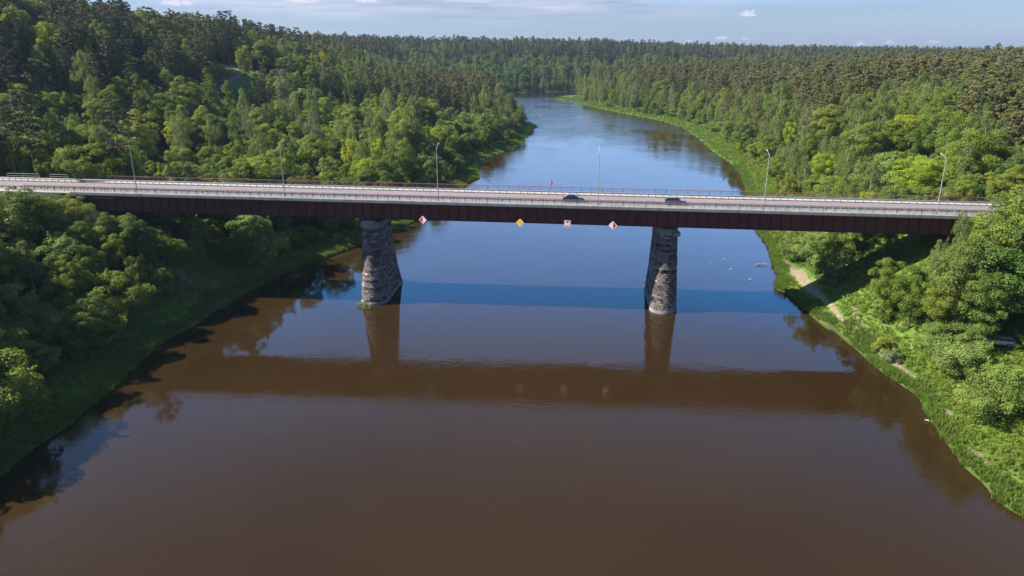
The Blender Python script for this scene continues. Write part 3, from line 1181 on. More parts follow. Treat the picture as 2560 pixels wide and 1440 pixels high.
# ------------------------------------------------------------------ cars
def make_car(loc, rz, label, paint, group=None, estate=False):
    root = empty('car', loc, label, 'car', group, rz)
    L, H_ = 4.4, 1.45
    # side outline (x forward, z)
    lower = [(-2.2, .32), (-2.2, .78), (-2.12, .98), (-1.0 if not estate else -1.9, 1.0), (.75, .95), (1.75, .86), (2.12, .72), (2.2, .5), (2.18, .28)]
    arch = []
    for cx in (1.38, -1.35):
        for k in range(9):
            a_ = math.pi * k / 8
            arch.append((cx + math.cos(a_) * .37, .27 + math.sin(a_) * .36))
    out = lower + arch
    mb_ = MB()
    n = len(out)

    def yw(x, z):
        return .86 - .10 * max(0, (abs(x) - 1.5) / .7) ** 2 - .05 * max(0, z - .7)
    b = 0
    for sgn in (-1, 1):
        for x, z in out:
            mb_.v.append((x, sgn * yw(x, z), z))
    mb_.f.append(list(range(n))[::-1])
    mb_.f.append(list(range(n, 2 * n)))
    mb_.m += [0, 0]
    for i in range(n):
        j = (i + 1) % n
        mb_.f.append([i, j, n + j, n + i])
        mb_.m.append(0)
    body = mb_.build('body', paint, root, bevel=.04)
    # cabin: glass house with painted roof and pillars
    rear = -1.85 if not estate else -2.08
    rtop = -1.15 if not estate else -1.75
    cab = [(rear, .97), (rtop, 1.42), (.15, 1.46), (.98, .94)]
    g_ = MB()
    for (x0, z0), (x1, z1), (x2, z2), (x3, z3) in [cab]:
        c = [(x0, -.78, z0), (x3, -.78, z3), (x3, .78, z3), (x0, .78, z0), (x1, -.60, z1 - .03), (x2, -.60, z2 - .03), (x2, .60, z2 - .03), (x1, .60, z1 - .03)]
        g_.hexa(c)
    g_.build('windows', M['glass_dark'], root, bevel=.05)
    r_ = MB()
    r_.hexa([(rtop - .08, -.63, 1.37), (.22, -.63, 1.405), (.22, .63, 1.405), (rtop - .08, .63, 1.37),
             (rtop + .05, -.54, 1.45), (.05, -.54, 1.48), (.05, .54, 1.48), (rtop + .05, .54, 1.45)])
    for sy in (-1, 1):
        for (xa, za, xb, zb_) in ((rear, .97, rtop, 1.4), (1.0, .93, .15, 1.42), (-.55, .97, -.5, 1.42)):
            r_.tube([(xa, sy * .79, za), (xb, sy * .615, zb_)], [.035, .03], 5)
    r_.build('roof', paint, root)
    w_ = MB()
    w_.tube([(0, -.10, 0), (0, -.09, 0), (0, .09, 0), (0, .10, 0)], [.28, .32, .32, .28], 18)
    rm = MB()
    rm.tube([(0, -.105, 0), (0, -.10, 0), (0, .10, 0), (0, .105, 0)], [.17, .21, .21, .17], 14)
    first = None
    for x in (1.38, -1.35):
        for y in (-.76, .76):
            if first is None:
                first = w_.build('wheel', M['rubber'], root, loc=(x, y, .32))
                rmo = rm.build('rim', M['alloy'], first)
            else:
                c = first.copy()
                COL.objects.link(c)
                c.location = (x, y, .32)
                d_ = rmo.copy()
                COL.objects.link(d_)
                d_.parent = c
    for y in (-.62, .62):
        h = MB()
        h.box((2.02, y - .16, .58), (2.19, y + .16, .70))
        h.build('headlight', M['lens_white'], root, bevel=.02)
        h = MB()
        h.box((-2.22, y - .15, .72), (-2.06, y + .15, .92))
        h.build('taillight', M['lens_red'], root, bevel=.02)
        h = MB()
        h.box((.62, y + (.2 if y > 0 else -.32), .93), (.78, y + (.32 if y > 0 else -.2), 1.06))
        h.build('mirror', paint, root, bevel=.02)
    h = MB()
    h.box((-2.235, -.26, .48), (-2.20, .26, .60))
    h.box((2.19, -.26, .36), (2.225, .26, .47))
    h.build('number_plate', M['white'], root)
    h = MB()
    h.box((2.1, -.7, .27), (2.22, .7, .36))
    h.box((-2.22, -.7, .27), (-2.1, .7, .38))
    h.build('bumper_trim', M['plastic'], root)
    return root


P_BLUE, P_SILVER = carpaint('dark blue car paint', (.012, .022, .05)), carpaint('grey blue car paint', (.10, .12, .15))
P_WHITE = carpaint('white car paint', (.75, .75, .74))
make_car(W(12.35, 3.5, -.045), -BA, 'dark blue hatchback driving on the bridge, the one behind', P_BLUE, 'cars driving over the bridge')
make_car(W(32.7, 3.4, -.045), -BA, 'grey car with a dark cabin, ahead of the blue one near the right pier', P_SILVER, 'cars driving over the bridge', True)
for cx, cy, rz, lab in ((80.2, 109.2, 2.7, 'white parked car half hidden under trees on the right bank'),
                        (85.5, 113.5, 2.9, 'second white parked car, farther up under the right bank trees')):
    make_car((cx, cy, float(ground(cx, cy)) + .02), rz, lab, P_WHITE, 'cars parked under the trees', True)


# ------------------------------------------------------------------ buoys, rocks and driftwood in the river
def buoy(x, y, label, sc=1.0):
    r = empty('buoy', (x, y, 0), label, 'buoy', 'red channel buoys')
    m = MB()
    m.tube([(0, 0, -.5), (0, 0, -.2), (0, 0, .25), (0, 0, .42)], [.3, .75, .75, .35], 16)
    m.build('float', M['buoy_red'], r, smooth=True)
    m = MB()
    m.tube([(0, 0, .4), (0, 0, 1.15), (0, 0, 1.9)], [.42, .34, .16], 12)
    m.build('tower', M['buoy_red'], r)
    m = MB()
    m.tube([(0, 0, 1.9), (0, 0, 2.05), (0, 0, 2.35)], [.12, .3, .04], 10)
    m.build('topmark', M['buoy_red'], r)
    r.rotation_euler = (.06, -.12, 0)
    r.scale = (sc,) * 3
    return r


buoy(16.1, 287.6, 'red buoy on open water just beyond the bridge', .62)
buoy(60.4, 571.1, 'small red buoy far upstream near the wooded right bank', .7)

rk = random.Random(3)


def rock(name, x, y, z, r_, label, mat, flat=.5, grp=None):
    m = MB()
    import bmesh
    bm = bmesh.new()
    bmesh.ops.create_icosphere(bm, subdivisions=2, radius=1)
    for v in bm.verts:
        k = 1 + rk.uniform(-.18, .18)
        v.co = Vector((v.co.x * k * r_, v.co.y * k * r_ * .7, v.co.z * k * r_ * flat))
    me_ = bpy.data.meshes.new(name)
    bm.to_mesh(me_)
    bm.free()
    me_.materials.append(mat)
    o = bpy.data.objects.new(name, me_)
    COL.objects.link(o)
    o.location = (x, y, z)
    tag(o, label, 'rock', grp)


rock('rock', 56.0, 160.2, .02, .42, 'pale rock breaking the water near the right bank', M['rock'], .5)
rock('rock', 53.8, 169.0, -.03, .4, 'dark wet rock awash upstream of the pale rock', M['rock'], .25)
rock('rock', 50.3, 174.5, -.08, .5, 'flat rock awash farthest out from the right bank', M['rock'], .2)
rock('rock', 54.8, 178.0, -.06, .45, 'low rock awash beneath the far side of the bridge', M['rock'], .2)
rock('rock', 63.0, 92.4, .1, .5, 'small grey rock at the foot of the right bank', M['rock'], .5)
for (x, y, z, L, rz, lab) in ((62.6, 171.9, .25, 3.2, .1, 'bleached driftwood trunk stuck in the reeds'),
                              (60.6, 92.7, .12, 1.1, -.9, 'short pale branch at the water edge')):
    m = MB()
    m.tube([(-L / 2, 0, 0), (-L / 6, .08, .07), (L / 4, -.05, .1), (L / 2, .1, .22)], [.13, .12, .09, .04], 7)
    m.tube([(L / 8, 0, .08), (L / 4, .35, .3)], [.06, .02], 5)
    o = m.build('driftwood', M['wood'], None, loc=(x, y, z))
    o.rotation_euler = (0, 0, rz)
    tag(o, lab, 'driftwood')


# ------------------------------------------------------------------ paths
def ribbon(name, pts, widths, mat, label, lift=.07, seed=1):
    pts = [Vector((*p, 0)) for p in pts]
    rr = random.Random(seed)
    P, Wd = [], []
    for i in range(len(pts) - 1):
        L = (pts[i + 1] - pts[i]).length
        k = max(2, int(L / .6))
        for q in range(k):
            t = q / k
            P.append(pts[i].lerp(pts[i + 1], t))
            Wd.append(widths[i] * (1 - t) + widths[i + 1] * t)
    P.append(pts[-1])
    Wd.append(widths[-1])
    # smooth the centre line
    for _ in range(6):
        P = [P[0]] + [(P[i - 1] + P[i] * 2 + P[i + 1]) / 4 for i in range(1, len(P) - 1)] + [P[-1]]
    m = MB()
    rows = []
    NC = 5
    for i, p in enumerate(P):
        t = (P[min(i + 1, len(P) - 1)] - P[max(i - 1, 0)]).normalized()
        nr = Vector((-t.y, t.x, 0))
        a_ = Wd[i] / 2 * rr.uniform(.65, 1.25)
        b_ = Wd[i] / 2 * rr.uniform(.65, 1.25)
        row = []
        for k in range(NC):
            u = -a_ + (a_ + b_) * k / (NC - 1)
            q = p + nr * u
            edge = lift if 0 < k < NC - 1 else -.02
            row.append((q.x, q.y, float(ground(q.x, q.y)) + edge))
        rows.append(row)
    for i in range(len(rows) - 1):
        for k in range(NC - 1):
            m.face([rows[i][k], rows[i + 1][k], rows[i + 1][k + 1], rows[i][k + 1]])
    o = m.build(name, mat, smooth=True)
    tag(o, label, 'path', kind='structure')


ribbon('path', [(68.4, 173.5), (68.1, 165.5), (65.9, 154.6), (65.1, 147.9), (64.6, 142.1), (64.4, 136.1), (63.9, 132.6), (63.5, 128.9), (63.4, 124.4),
                (63.9, 121.3), (64.5, 117.6), (65.0, 113.9), (65.2, 110.3), (65.3, 106.1), (65.4, 102.5), (65.8, 99)],
       [.8, 2.3, 2.2, 1.8, 1.3, 1.1, .9, 1.0, 1.5, 1.7, 1.0, 1.1, 1.2, 1.3, 1.6, .8], M['dirt'], 'sandy footpath along the right bank below the bridge', seed=2)
ribbon('path', [(66.4, 131.5), (65.6, 128.5), (65.2, 124.8), (64.6, 121.6)], [.5, .8, .8, .6], M['dirt'], 'short sandy branch of the footpath beside the bridge shadow', seed=3)
ribbon('path', [(64.9, 96.2), (64.2, 94.0), (63.3, 91.0)], [.4, 1.2, .4], M['dirt'], 'worn sandy patch on the lower right bank', seed=4)
ribbon('path', [(61.4, 85.0), (61.9, 82.6), (61.2, 79.2), (61.6, 75.2)], [.3, 1.2, .5, 1.3], M['dirt'], 'bare sandy patches in the grass at the lower right edge', seed=5)
ribbon('path', [(-144.1, 330), (-147.9, 345), (-147.9, 360), (-146, 372), (-147.5, 386), (-148.6, 398.7), (-149.2, 409.7), (-151.1, 419.1), (-155.6, 426.5), (-163.0, 433.3), (-172, 441)],
       [2] * 11, M['gravelpath'], 'grey path curving up the shaded hillside meadow', lift=.12, seed=6)
#STAGE3

# ------------------------------------------------------------------ foliage
def foliage(name, cA, cB, trans=.32, rough=.6):
    """cA..cB: leaf colour range between individual trees"""
    def b(t):
        oi = t.new('ShaderNodeObjectInfo')
        at_ = t.new('ShaderNodeAttribute', attribute_name='leaf')
        col = t.mix(oi.outputs['Random'], (*cA, 1), (*cB, 1))
        val = t.math('ADD', .62, t.math('MULTIPLY', at_.outputs['Fac'], .76))
        hsv = t.new('ShaderNodeHueSaturation')
        t.put(hsv, 'Value', val)
        t.put(hsv, 'Color', col)
        hue = t.math('ADD', .488, t.math('MULTIPLY', t.math('FRACT', t.math('MULTIPLY', oi.outputs['Random'], 7.31)), .024))
        t.put(hsv, 'Hue', hue)
        c = hsv.outputs[0]
        p = principled(t, c, rough, 0, .25)
        tr = t.new('ShaderNodeBsdfTranslucent')
        c2 = t.mix(1.0, c, (1.25, 1.15, .55, 1), 'MULTIPLY')
        t.l.new(c2, tr.inputs[0])
        mx = t.new('ShaderNodeMixShader')
        mx.inputs[0].default_value = trans
        t.l.new(p, mx.inputs[1])
        t.l.new(tr.outputs[0], mx.inputs[2])
        return mx.outputs[0]
    return material(name, b)


F = {
    'broadleaf': foliage('broadleaf leaves', (.130, .205, .028), (.265, .31, .046), .40),
    'deep': foliage('deep green leaves', (.098, .168, .030), (.150, .208, .038)),
    'bright': foliage('bright yellow green leaves', (.30, .40, .030), (.36, .43, .036), .42),
    'willow': foliage('willow leaves', (.18, .27, .052), (.245, .315, .078)),
    'birch': foliage('birch leaves', (.165, .235, .060), (.235, .285, .078), .38),
    'pale': foliage('pale grey green leaves', (.17, .21, .11), (.20, .235, .13), .25),
    'pine': foliage('pine needles', (.145, .160, .052), (.190, .182, .068), .16, .7),
    'pine_dark': foliage('dark pine needles', (.085, .100, .045), (.125, .120, .055), .12, .7),
    'spruce': foliage('spruce needles', (.032, .066, .030), (.055, .090, .034), .1, .7),
    'weed': foliage('bank herbs', (.175, .26, .032), (.24, .30, .050), .38),
    'grass': foliage('grass blades', (.13, .225, .030), (.20, .27, .045), .35),
    'reed': foliage('reed leaves', (.15, .235, .040), (.20, .275, .055), .38),
}
BARK = {
    'brown': weathered('brown bark', (.05, .04, .03), (.11, .085, .06), 1.5, .95, streak=(1, 1, .3)),
    'birch': weathered('white birch bark', (.45, .44, .41), (.62, .61, .58), 1.2, .8, c3=(.08, .075, .07), streak=(1, 1, 2)),
    'pine': weathered('orange pine bark', (.12, .065, .04), (.26, .14, .08), 1.0, .9, streak=(1, 1, .3)),
}


def leaf_quads(c, nrm, size, aspect, rng, along_=None):
    """c (n,3) centres, nrm (n,3) normals, size (n,) -> verts (4n,3)"""
    n = len(c)
    nrm = nrm / (np.linalg.norm(nrm, axis=1, keepdims=True) + 1e-9)
    r = rng.normal(size=(n, 3)) if along_ is None else along_ + rng.normal(size=(n, 3)) * .25
    t = r - (r * nrm).sum(1, keepdims=True) * nrm
    t /= np.linalg.norm(t, axis=1, keepdims=True) + 1e-9
    b = np.cross(nrm, t)
    s = size[:, None]
    a = s * .5
    w = s * .5 * aspect
    v = np.stack([c - t * a, c - b * w * .9 + t * a * .1, c + t * a, c + b * w * .9 + t * a * .1], 1)
    return v.reshape(-1, 3)


def unit(rng, n):
    v = rng.normal(size=(n, 3))
    return v / np.linalg.norm(v, axis=1, keepdims=True)


def clump_leaves(centres, rad, rng, n, size, aspect=.62, flat=.8, outw=None, up=.35, hang=0., jit=.5, fill=.55):
    """leaves spread over the outer shells of many small clumps"""
    K = len(centres)
    wgt = rad ** 2
    idx = rng.choice(K, n, p=wgt / wgt.sum())
    d = unit(rng, n)
    if outw is not None:
        d = d + outw[idx] * .55
    d[:, 2] += up
    d /= np.linalg.norm(d, axis=1, keepdims=True)
    rr_ = rad[idx] * (fill + (1 - fill) * rng.random(n) ** .6)
    p = centres[idx] + d * rr_[:, None] * np.array([1, 1, flat])
    if hang:
        p[:, 2] -= rng.random(n) ** 1.5 * hang * rad[idx]
    nr = d + np.array([0, 0, .30]) + rng.normal(size=(n, 3)) * jit
    sz = size * rng.uniform(.65, 1.3, n)
    v = leaf_quads(p, nr, sz, aspect, rng)
    tone = np.clip(.5 + (rng.random(K)[idx] - .5) * .6 + rng.normal(size=n) * .12, 0, 1)
    return v, tone


def crown_mesh(kind, seed, lod):
    """returns leaf verts, tone, list of limb targets, trunk height; tree stands at the origin"""
    rng = np.random.default_rng(seed * 77 + 5)
    q = {0: 1.0, 1: .30, 2: .12}[lod]
    sz = {0: 1.0, 1: 1.65, 2: 2.5}[lod]
    if kind in ('broadleaf', 'willow', 'spiky'):
        h, r, base = {'broadleaf': (15, 4.6, 2.6), 'willow': (8, 4.4, .6), 'spiky': (12, 3.8, 1.0)}[kind]
        K = {'broadleaf': 74, 'willow': 60, 'spiky': 60}[kind]
        big = unit(rng, 7)
        big[:, 2] = np.abs(big[:, 2]) * .8
        cs, rs = [], []
        mid = (h + base) / 2
        hh = (h - base) / 2
        while len(cs) < K:
            u = unit(rng, 1)[0]
            k = rng.random() ** .35
            bul = 1 + .22 * max(0, (big @ u).max() - .55) * 2 - .13
            zf = u[2]
            wr = 1 - .22 * max(0, zf) - (.28 * max(0, -zf) if kind != 'willow' else 0)
            c = np.array([u[0] * r * k * bul * wr, u[1] * r * k * bul * wr, mid + u[2] * hh * k * bul])
            if c[2] < base + .3:
                continue
            cs.append(c)
            rs.append(r * rng.uniform(.20, .36))
        cs, rs = np.array(cs), np.array(rs)
        ow = cs - np.array([0, 0, mid - hh * .3])
        ow /= np.linalg.norm(ow, axis=1, keepdims=True)
        n = int({'broadleaf': 16000, 'willow': 13500, 'spiky': 11000}[kind] * q)
        v, tone = clump_leaves(cs, rs, rng, n, {'broadleaf': .31, 'willow': .26, 'spiky': .29}[kind] * sz, .62, .78, ow, .4, 0, .55)
        if kind in ('spiky', 'willow'):
            # upright shoots that break the outline
            ns = 46 if kind == 'spiky' else 26
            i = rng.choice(K, ns)
            m_ = max(6, int(34 * q * 2))
            a0 = cs[i] + ow[i] * rs[i][:, None] * .6
            dr = ow[i] * .6 + np.array([0, 0, 1.0]) + rng.normal(size=(ns, 3)) * .2
            dr /= np.linalg.norm(dr, axis=1, keepdims=True)
            L = rng.uniform(.9, 2.0 if kind == 'spiky' else 1.4, ns)
            t = rng.random((ns, m_))
            pp = a0[:, None] + dr[:, None] * (t * L[:, None])[..., None] + rng.normal(size=(ns, m_, 3)) * .16 * (1.2 - t)[..., None]
            pp = pp.reshape(-1, 3)
            nr = rng.normal(size=pp.shape) + np.array([0, 0, .3])
            v2 = leaf_quads(pp, nr, np.full(len(pp), .3 * sz), .6, rng)
            v = np.concatenate([v, v2])
            tone = np.concatenate([tone, np.clip(.65 + rng.normal(size=len(pp)) * .15, 0, 1)])
        return v, tone, cs[rng.choice(K, 12, replace=False)], h * .82
    if kind in ('birch', 'poplar'):
        h, r, base = (19, 3.1, 3.2) if kind == 'birch' else (18, 2.5, 1.5)
        K = 96
        t = rng.random(K) ** .85
        z = base + (h - base) * t
        env = np.interp(t, [0, .18, .45, .75, .93, 1], [.55, .9, 1, .72, .34, .08])
        a = rng.random(K) * 2 * math.pi
        k = rng.random(K) ** .4
        lob = 1 + .22 * np.sin(a * 3 + z * .9 + seed)
        cs = np.stack([np.cos(a) * r * env * k * lob, np.sin(a) * r * env * k * lob, z], 1)
        rs = r * rng.uniform(.17, .30, K) * (.75 + .4 * env)
        ow = np.stack([np.cos(a), np.sin(a), np.full(K, .35)], 1)
        n = int(11000 * q)
        v, tone = clump_leaves(cs, rs, rng, n, .26 * sz, .6, 1.15 if kind == 'birch' else 1.0, ow, .1, 1.5 if kind == 'birch' else .1, .7, .35)
        return v, tone, cs[rng.choice(K, 14, replace=False)], h * .96
    if kind == 'pine':
        h, r = 22, 3.2
        base = rng.uniform(8.5, 11)
        K = 98
        t = rng.random(K)
        z = base + (h - base) * t
        env = np.interp(t, [0, .2, .55, .85, 1], [.55, .95, 1, .62, .2])
        a = rng.random(K) * 2 * math.pi
        k = rng.random(K) ** .55
        lob = 1 + .3 * np.sin(a * 2 + z * .7 + seed)
        cs = np.stack([np.cos(a) * r * env * k * lob, np.sin(a) * r * env * k * lob, z], 1)
        rs = rng.uniform(.42, .85, K)
        n = int(9800 * q)
        ow = np.stack([np.cos(a), np.sin(a), np.full(K, .3)], 1)
        v, tone = clump_leaves(cs, rs, rng, n, .34 * sz, .42 if lod == 0 else .55, .55, ow, .45, 0, .6, .2)
        return v, tone, cs[rng.choice(K, 16, replace=False)], h * .95
    if kind == 'spruce':
        h, r = 21, 3.3
        nl = 24
        P, T = [], []
        for i in range(nl):
            t = i / (nl - 1)
            z = .8 + (h - 1.2) * t
            R = r * (1 - t) ** .85 + .12
            nb = max(5, int(11 * (1 - t) + 4))
            a0 = rng.random() * 6.28
            for j in range(nb):
                a = a0 + 2 * math.pi * j / nb + rng.normal() * .12
                L = R * rng.uniform(.78, 1.12)
                m_ = max(2, int((16 * L / r + 8) * q * 2.2))
                u = rng.random(m_) ** .7
                x = u * L
                zz = z - u * u * .9 * L * .45 + u ** 3 * .25
                side = rng.normal(size=m_) * .22 * L * (1.05 - u)
                P.append(np.stack([np.cos(a) * x - np.sin(a) * side, np.sin(a) * x + np.cos(a) * side, zz + rng.normal(size=m_) * .10], 1))
                T.append(np.full(m_, .5 + rng.normal() * .12))
        P = np.concatenate(P)
        tone = np.clip(np.concatenate(T) + rng.normal(size=len(P)) * .15, 0, 1)
        nr = P * np.array([1, 1, 0]) * .25 + np.array([0, 0, .9]) + rng.normal(size=P.shape) * .5
        v = leaf_quads(P, nr, np.full(len(P), .52 * sz) * rng.uniform(.7, 1.2, len(P)), .5, rng)
        return v, tone, None, h
    if kind == 'shrub':
        h, r = 2.6, 1.9
        K = 22
        u = unit(rng, K)
        u[:, 2] = np.abs(u[:, 2])
        k = rng.random(K) ** .4
        cs = u * k[:, None] * np.array([r * .8, r * .8, h * .7]) + np.array([0, 0, .25])
        rs = rng.uniform(.4, .8, K)
        ow = u
        v, tone = clump_leaves(cs, rs, rng, int(1900 * q), .26 * sz, .6, .85, ow, .4, 0, .6)
        return v, tone, None, 1.5


def trunk_geom(kind, targets, hgt, rng, thick=1.0):
    m = MB()
    r0 = {'broadleaf': .28, 'willow': .22, 'spiky': .2, 'birch': .17, 'poplar': .2, 'pine': .22, 'spruce': .2, 'shrub': .05}[kind] * thick
    bend = rng.normal(size=2) * hgt * .012
    N = 6
    pts = []
    for i in range(N + 1):
        t = i / N
        pts.append((bend[0] * math.sin(t * 3), bend[1] * math.sin(t * 2.4), -.6 + (hgt + .6) * t))
    m.tube(pts, [max(.025, r0 * (1 - .88 * (i / N)) * (1.25 if i == 0 else 1)) for i in range(N + 1)], 6, cap=False)
    if targets is not None:
        for c in targets:
            t = max(.12, min(.92, (c[2] - math.hypot(c[0], c[1]) * .7) / hgt))
            i = t * N
            k = min(int(i), N - 1)
            a = Vector(pts[k]).lerp(Vector(pts[k + 1]), i - k)
            e = Vector(c)
            md = a.lerp(e, .5) + Vector((0, 0, .12 * (e - a).length))
            rb = max(.03, r0 * (1 - t) * .5)
            m.tube([a, md, e], [rb, rb * .65, .02], 4, cap=False)
    if kind == 'shrub':
        for k in range(4):
            a = k * 1.57 + .4
            m.tube([(0, 0, -.2), (math.cos(a) * .4, math.sin(a) * .4, .9), (math.cos(a) * .8, math.sin(a) * .8, 1.7)], [.04, .03, .012], 4, cap=False)
    return m


def leaf_mesh(name, v, tone, mat, extra=None, extra_mat=None):
    n = len(v) // 4
    loops = np.arange(4 * n)
    counts = np.full(n, 4)
    mi = np.zeros(n, int)
    mats = [mat]
    V = v
    tn = tone
    if extra is not None:
        ev = np.array(extra.v)
        off = len(V)
        V = np.concatenate([V, ev])
        el = np.concatenate([np.array(f) + off for f in extra.f])
        ec = np.array([len(f) for f in extra.f])
        loops = np.concatenate([loops, el])
        counts = np.concatenate([counts, ec])
        mi = np.concatenate([mi, np.ones(len(ec), int)])
        tn = np.concatenate([tone, np.full(len(ec), .5)])
        mats.append(extra_mat)
    me_ = mesh_np(name, V, loops, counts, mats, mi)
    a = me_.attributes.new('leaf', 'FLOAT', 'FACE')
    a.data.foreach_set('value', tn.astype(np.float32))
    return me_


SPECIES = {   # geometry kind, leaf material, bark, seeds, noun, category
    'linden': ('broadleaf', 'broadleaf', 'brown', (1, 2, 3, 31, 32), 'broadleaf_tree'),
    'oak': ('broadleaf', 'deep', 'brown', (4, 5, 33), 'broadleaf_tree'),
    'maple': ('spiky', 'bright', 'brown', (6, 7), 'broadleaf_tree'),
    'golden': ('broadleaf', 'bright', 'brown', (8,), 'broadleaf_tree'),
    'willow': ('willow', 'willow', 'brown', (9, 10, 11), 'willow'),
    'greenwillow': ('willow', 'broadleaf', 'brown', (12,), 'willow'),
    'birch': ('birch', 'birch', 'birch', (13, 14, 15, 34), 'birch'),
    'aspen': ('birch', 'pale', 'birch', (16,), 'aspen'),
    'poplar': ('poplar', 'broadleaf', 'brown', (17, 18), 'broadleaf_tree'),
    'pine': ('pine', 'pine', 'pine', (19, 20, 21, 22, 35), 'pine'),
    'darkpine': ('pine', 'pine_dark', 'pine', (23, 24), 'pine'),
    'spruce': ('spruce', 'spruce', 'brown', (25, 26), 'spruce'),
    'shrub': ('shrub', 'broadleaf', 'brown', (27, 28), 'shrub'),
    'paleshrub': ('shrub', 'pale', 'brown', (29,), 'shrub'),
}
HGT = {'broadleaf': 15, 'willow': 8, 'spiky': 12, 'birch': 19, 'poplar': 18, 'pine': 22, 'spruce': 21, 'shrub': 2.6}
RAD = {'broadleaf': 4.6, 'willow': 4.4, 'spiky': 3.8, 'birch': 3.1, 'poplar': 2.5, 'pine': 3.2, 'spruce': 3.3, 'shrub': 1.9}
_cache = {}


def tree_parts(sp, i):
    key = (sp, i)
    if key not in _cache:
        geo, leaf, bark, seeds, noun = SPECIES[sp]
        v, tone, tg, th = crown_mesh(geo, seeds[i], 0)
        cm = leaf_mesh('crown', v, tone, F[leaf])
        tm = trunk_geom(geo, tg, th, np.random.default_rng(seeds[i]))
        tmesh = bpy.data.meshes.new('trunk')
        tmesh.from_pydata(tm.v, [], tm.f)
        tmesh.materials.append(BARK[bark])
        _cache[key] = (cm, tmesh)
    return _cache[key]


def tree_lod(sp, i, lod):
    key = (sp, i, lod)
    if key not in _cache:
        geo, leaf, bark, seeds, noun = SPECIES[sp]
        v, tone, tg, th = crown_mesh(geo, seeds[i], lod)
        tm = trunk_geom(geo, tg[:5] if (tg is not None and lod == 1) else None, th, np.random.default_rng(seeds[i]))
        _cache[key] = leaf_mesh('%s_mass' % sp, v, tone, F[leaf], tm, BARK[bark])
    return _cache[key]


def plant_tree(sp, i, x, y, sc, rz, label, cat, group=None, wide=1.0, z=None):
    cm, tm = tree_parts(sp, i)
    noun = SPECIES[sp][4]
    r = empty(noun, (x, y, float(ground(x, y)) if z is None else z), label, cat, group, rz)
    r.scale = (sc * wide, sc * wide, sc)
    for nm, m in (('crown', cm), ('trunk', tm)):
        o = bpy.data.objects.new(nm, m)
        COL.objects.link(o)
        o.parent = r
    return r
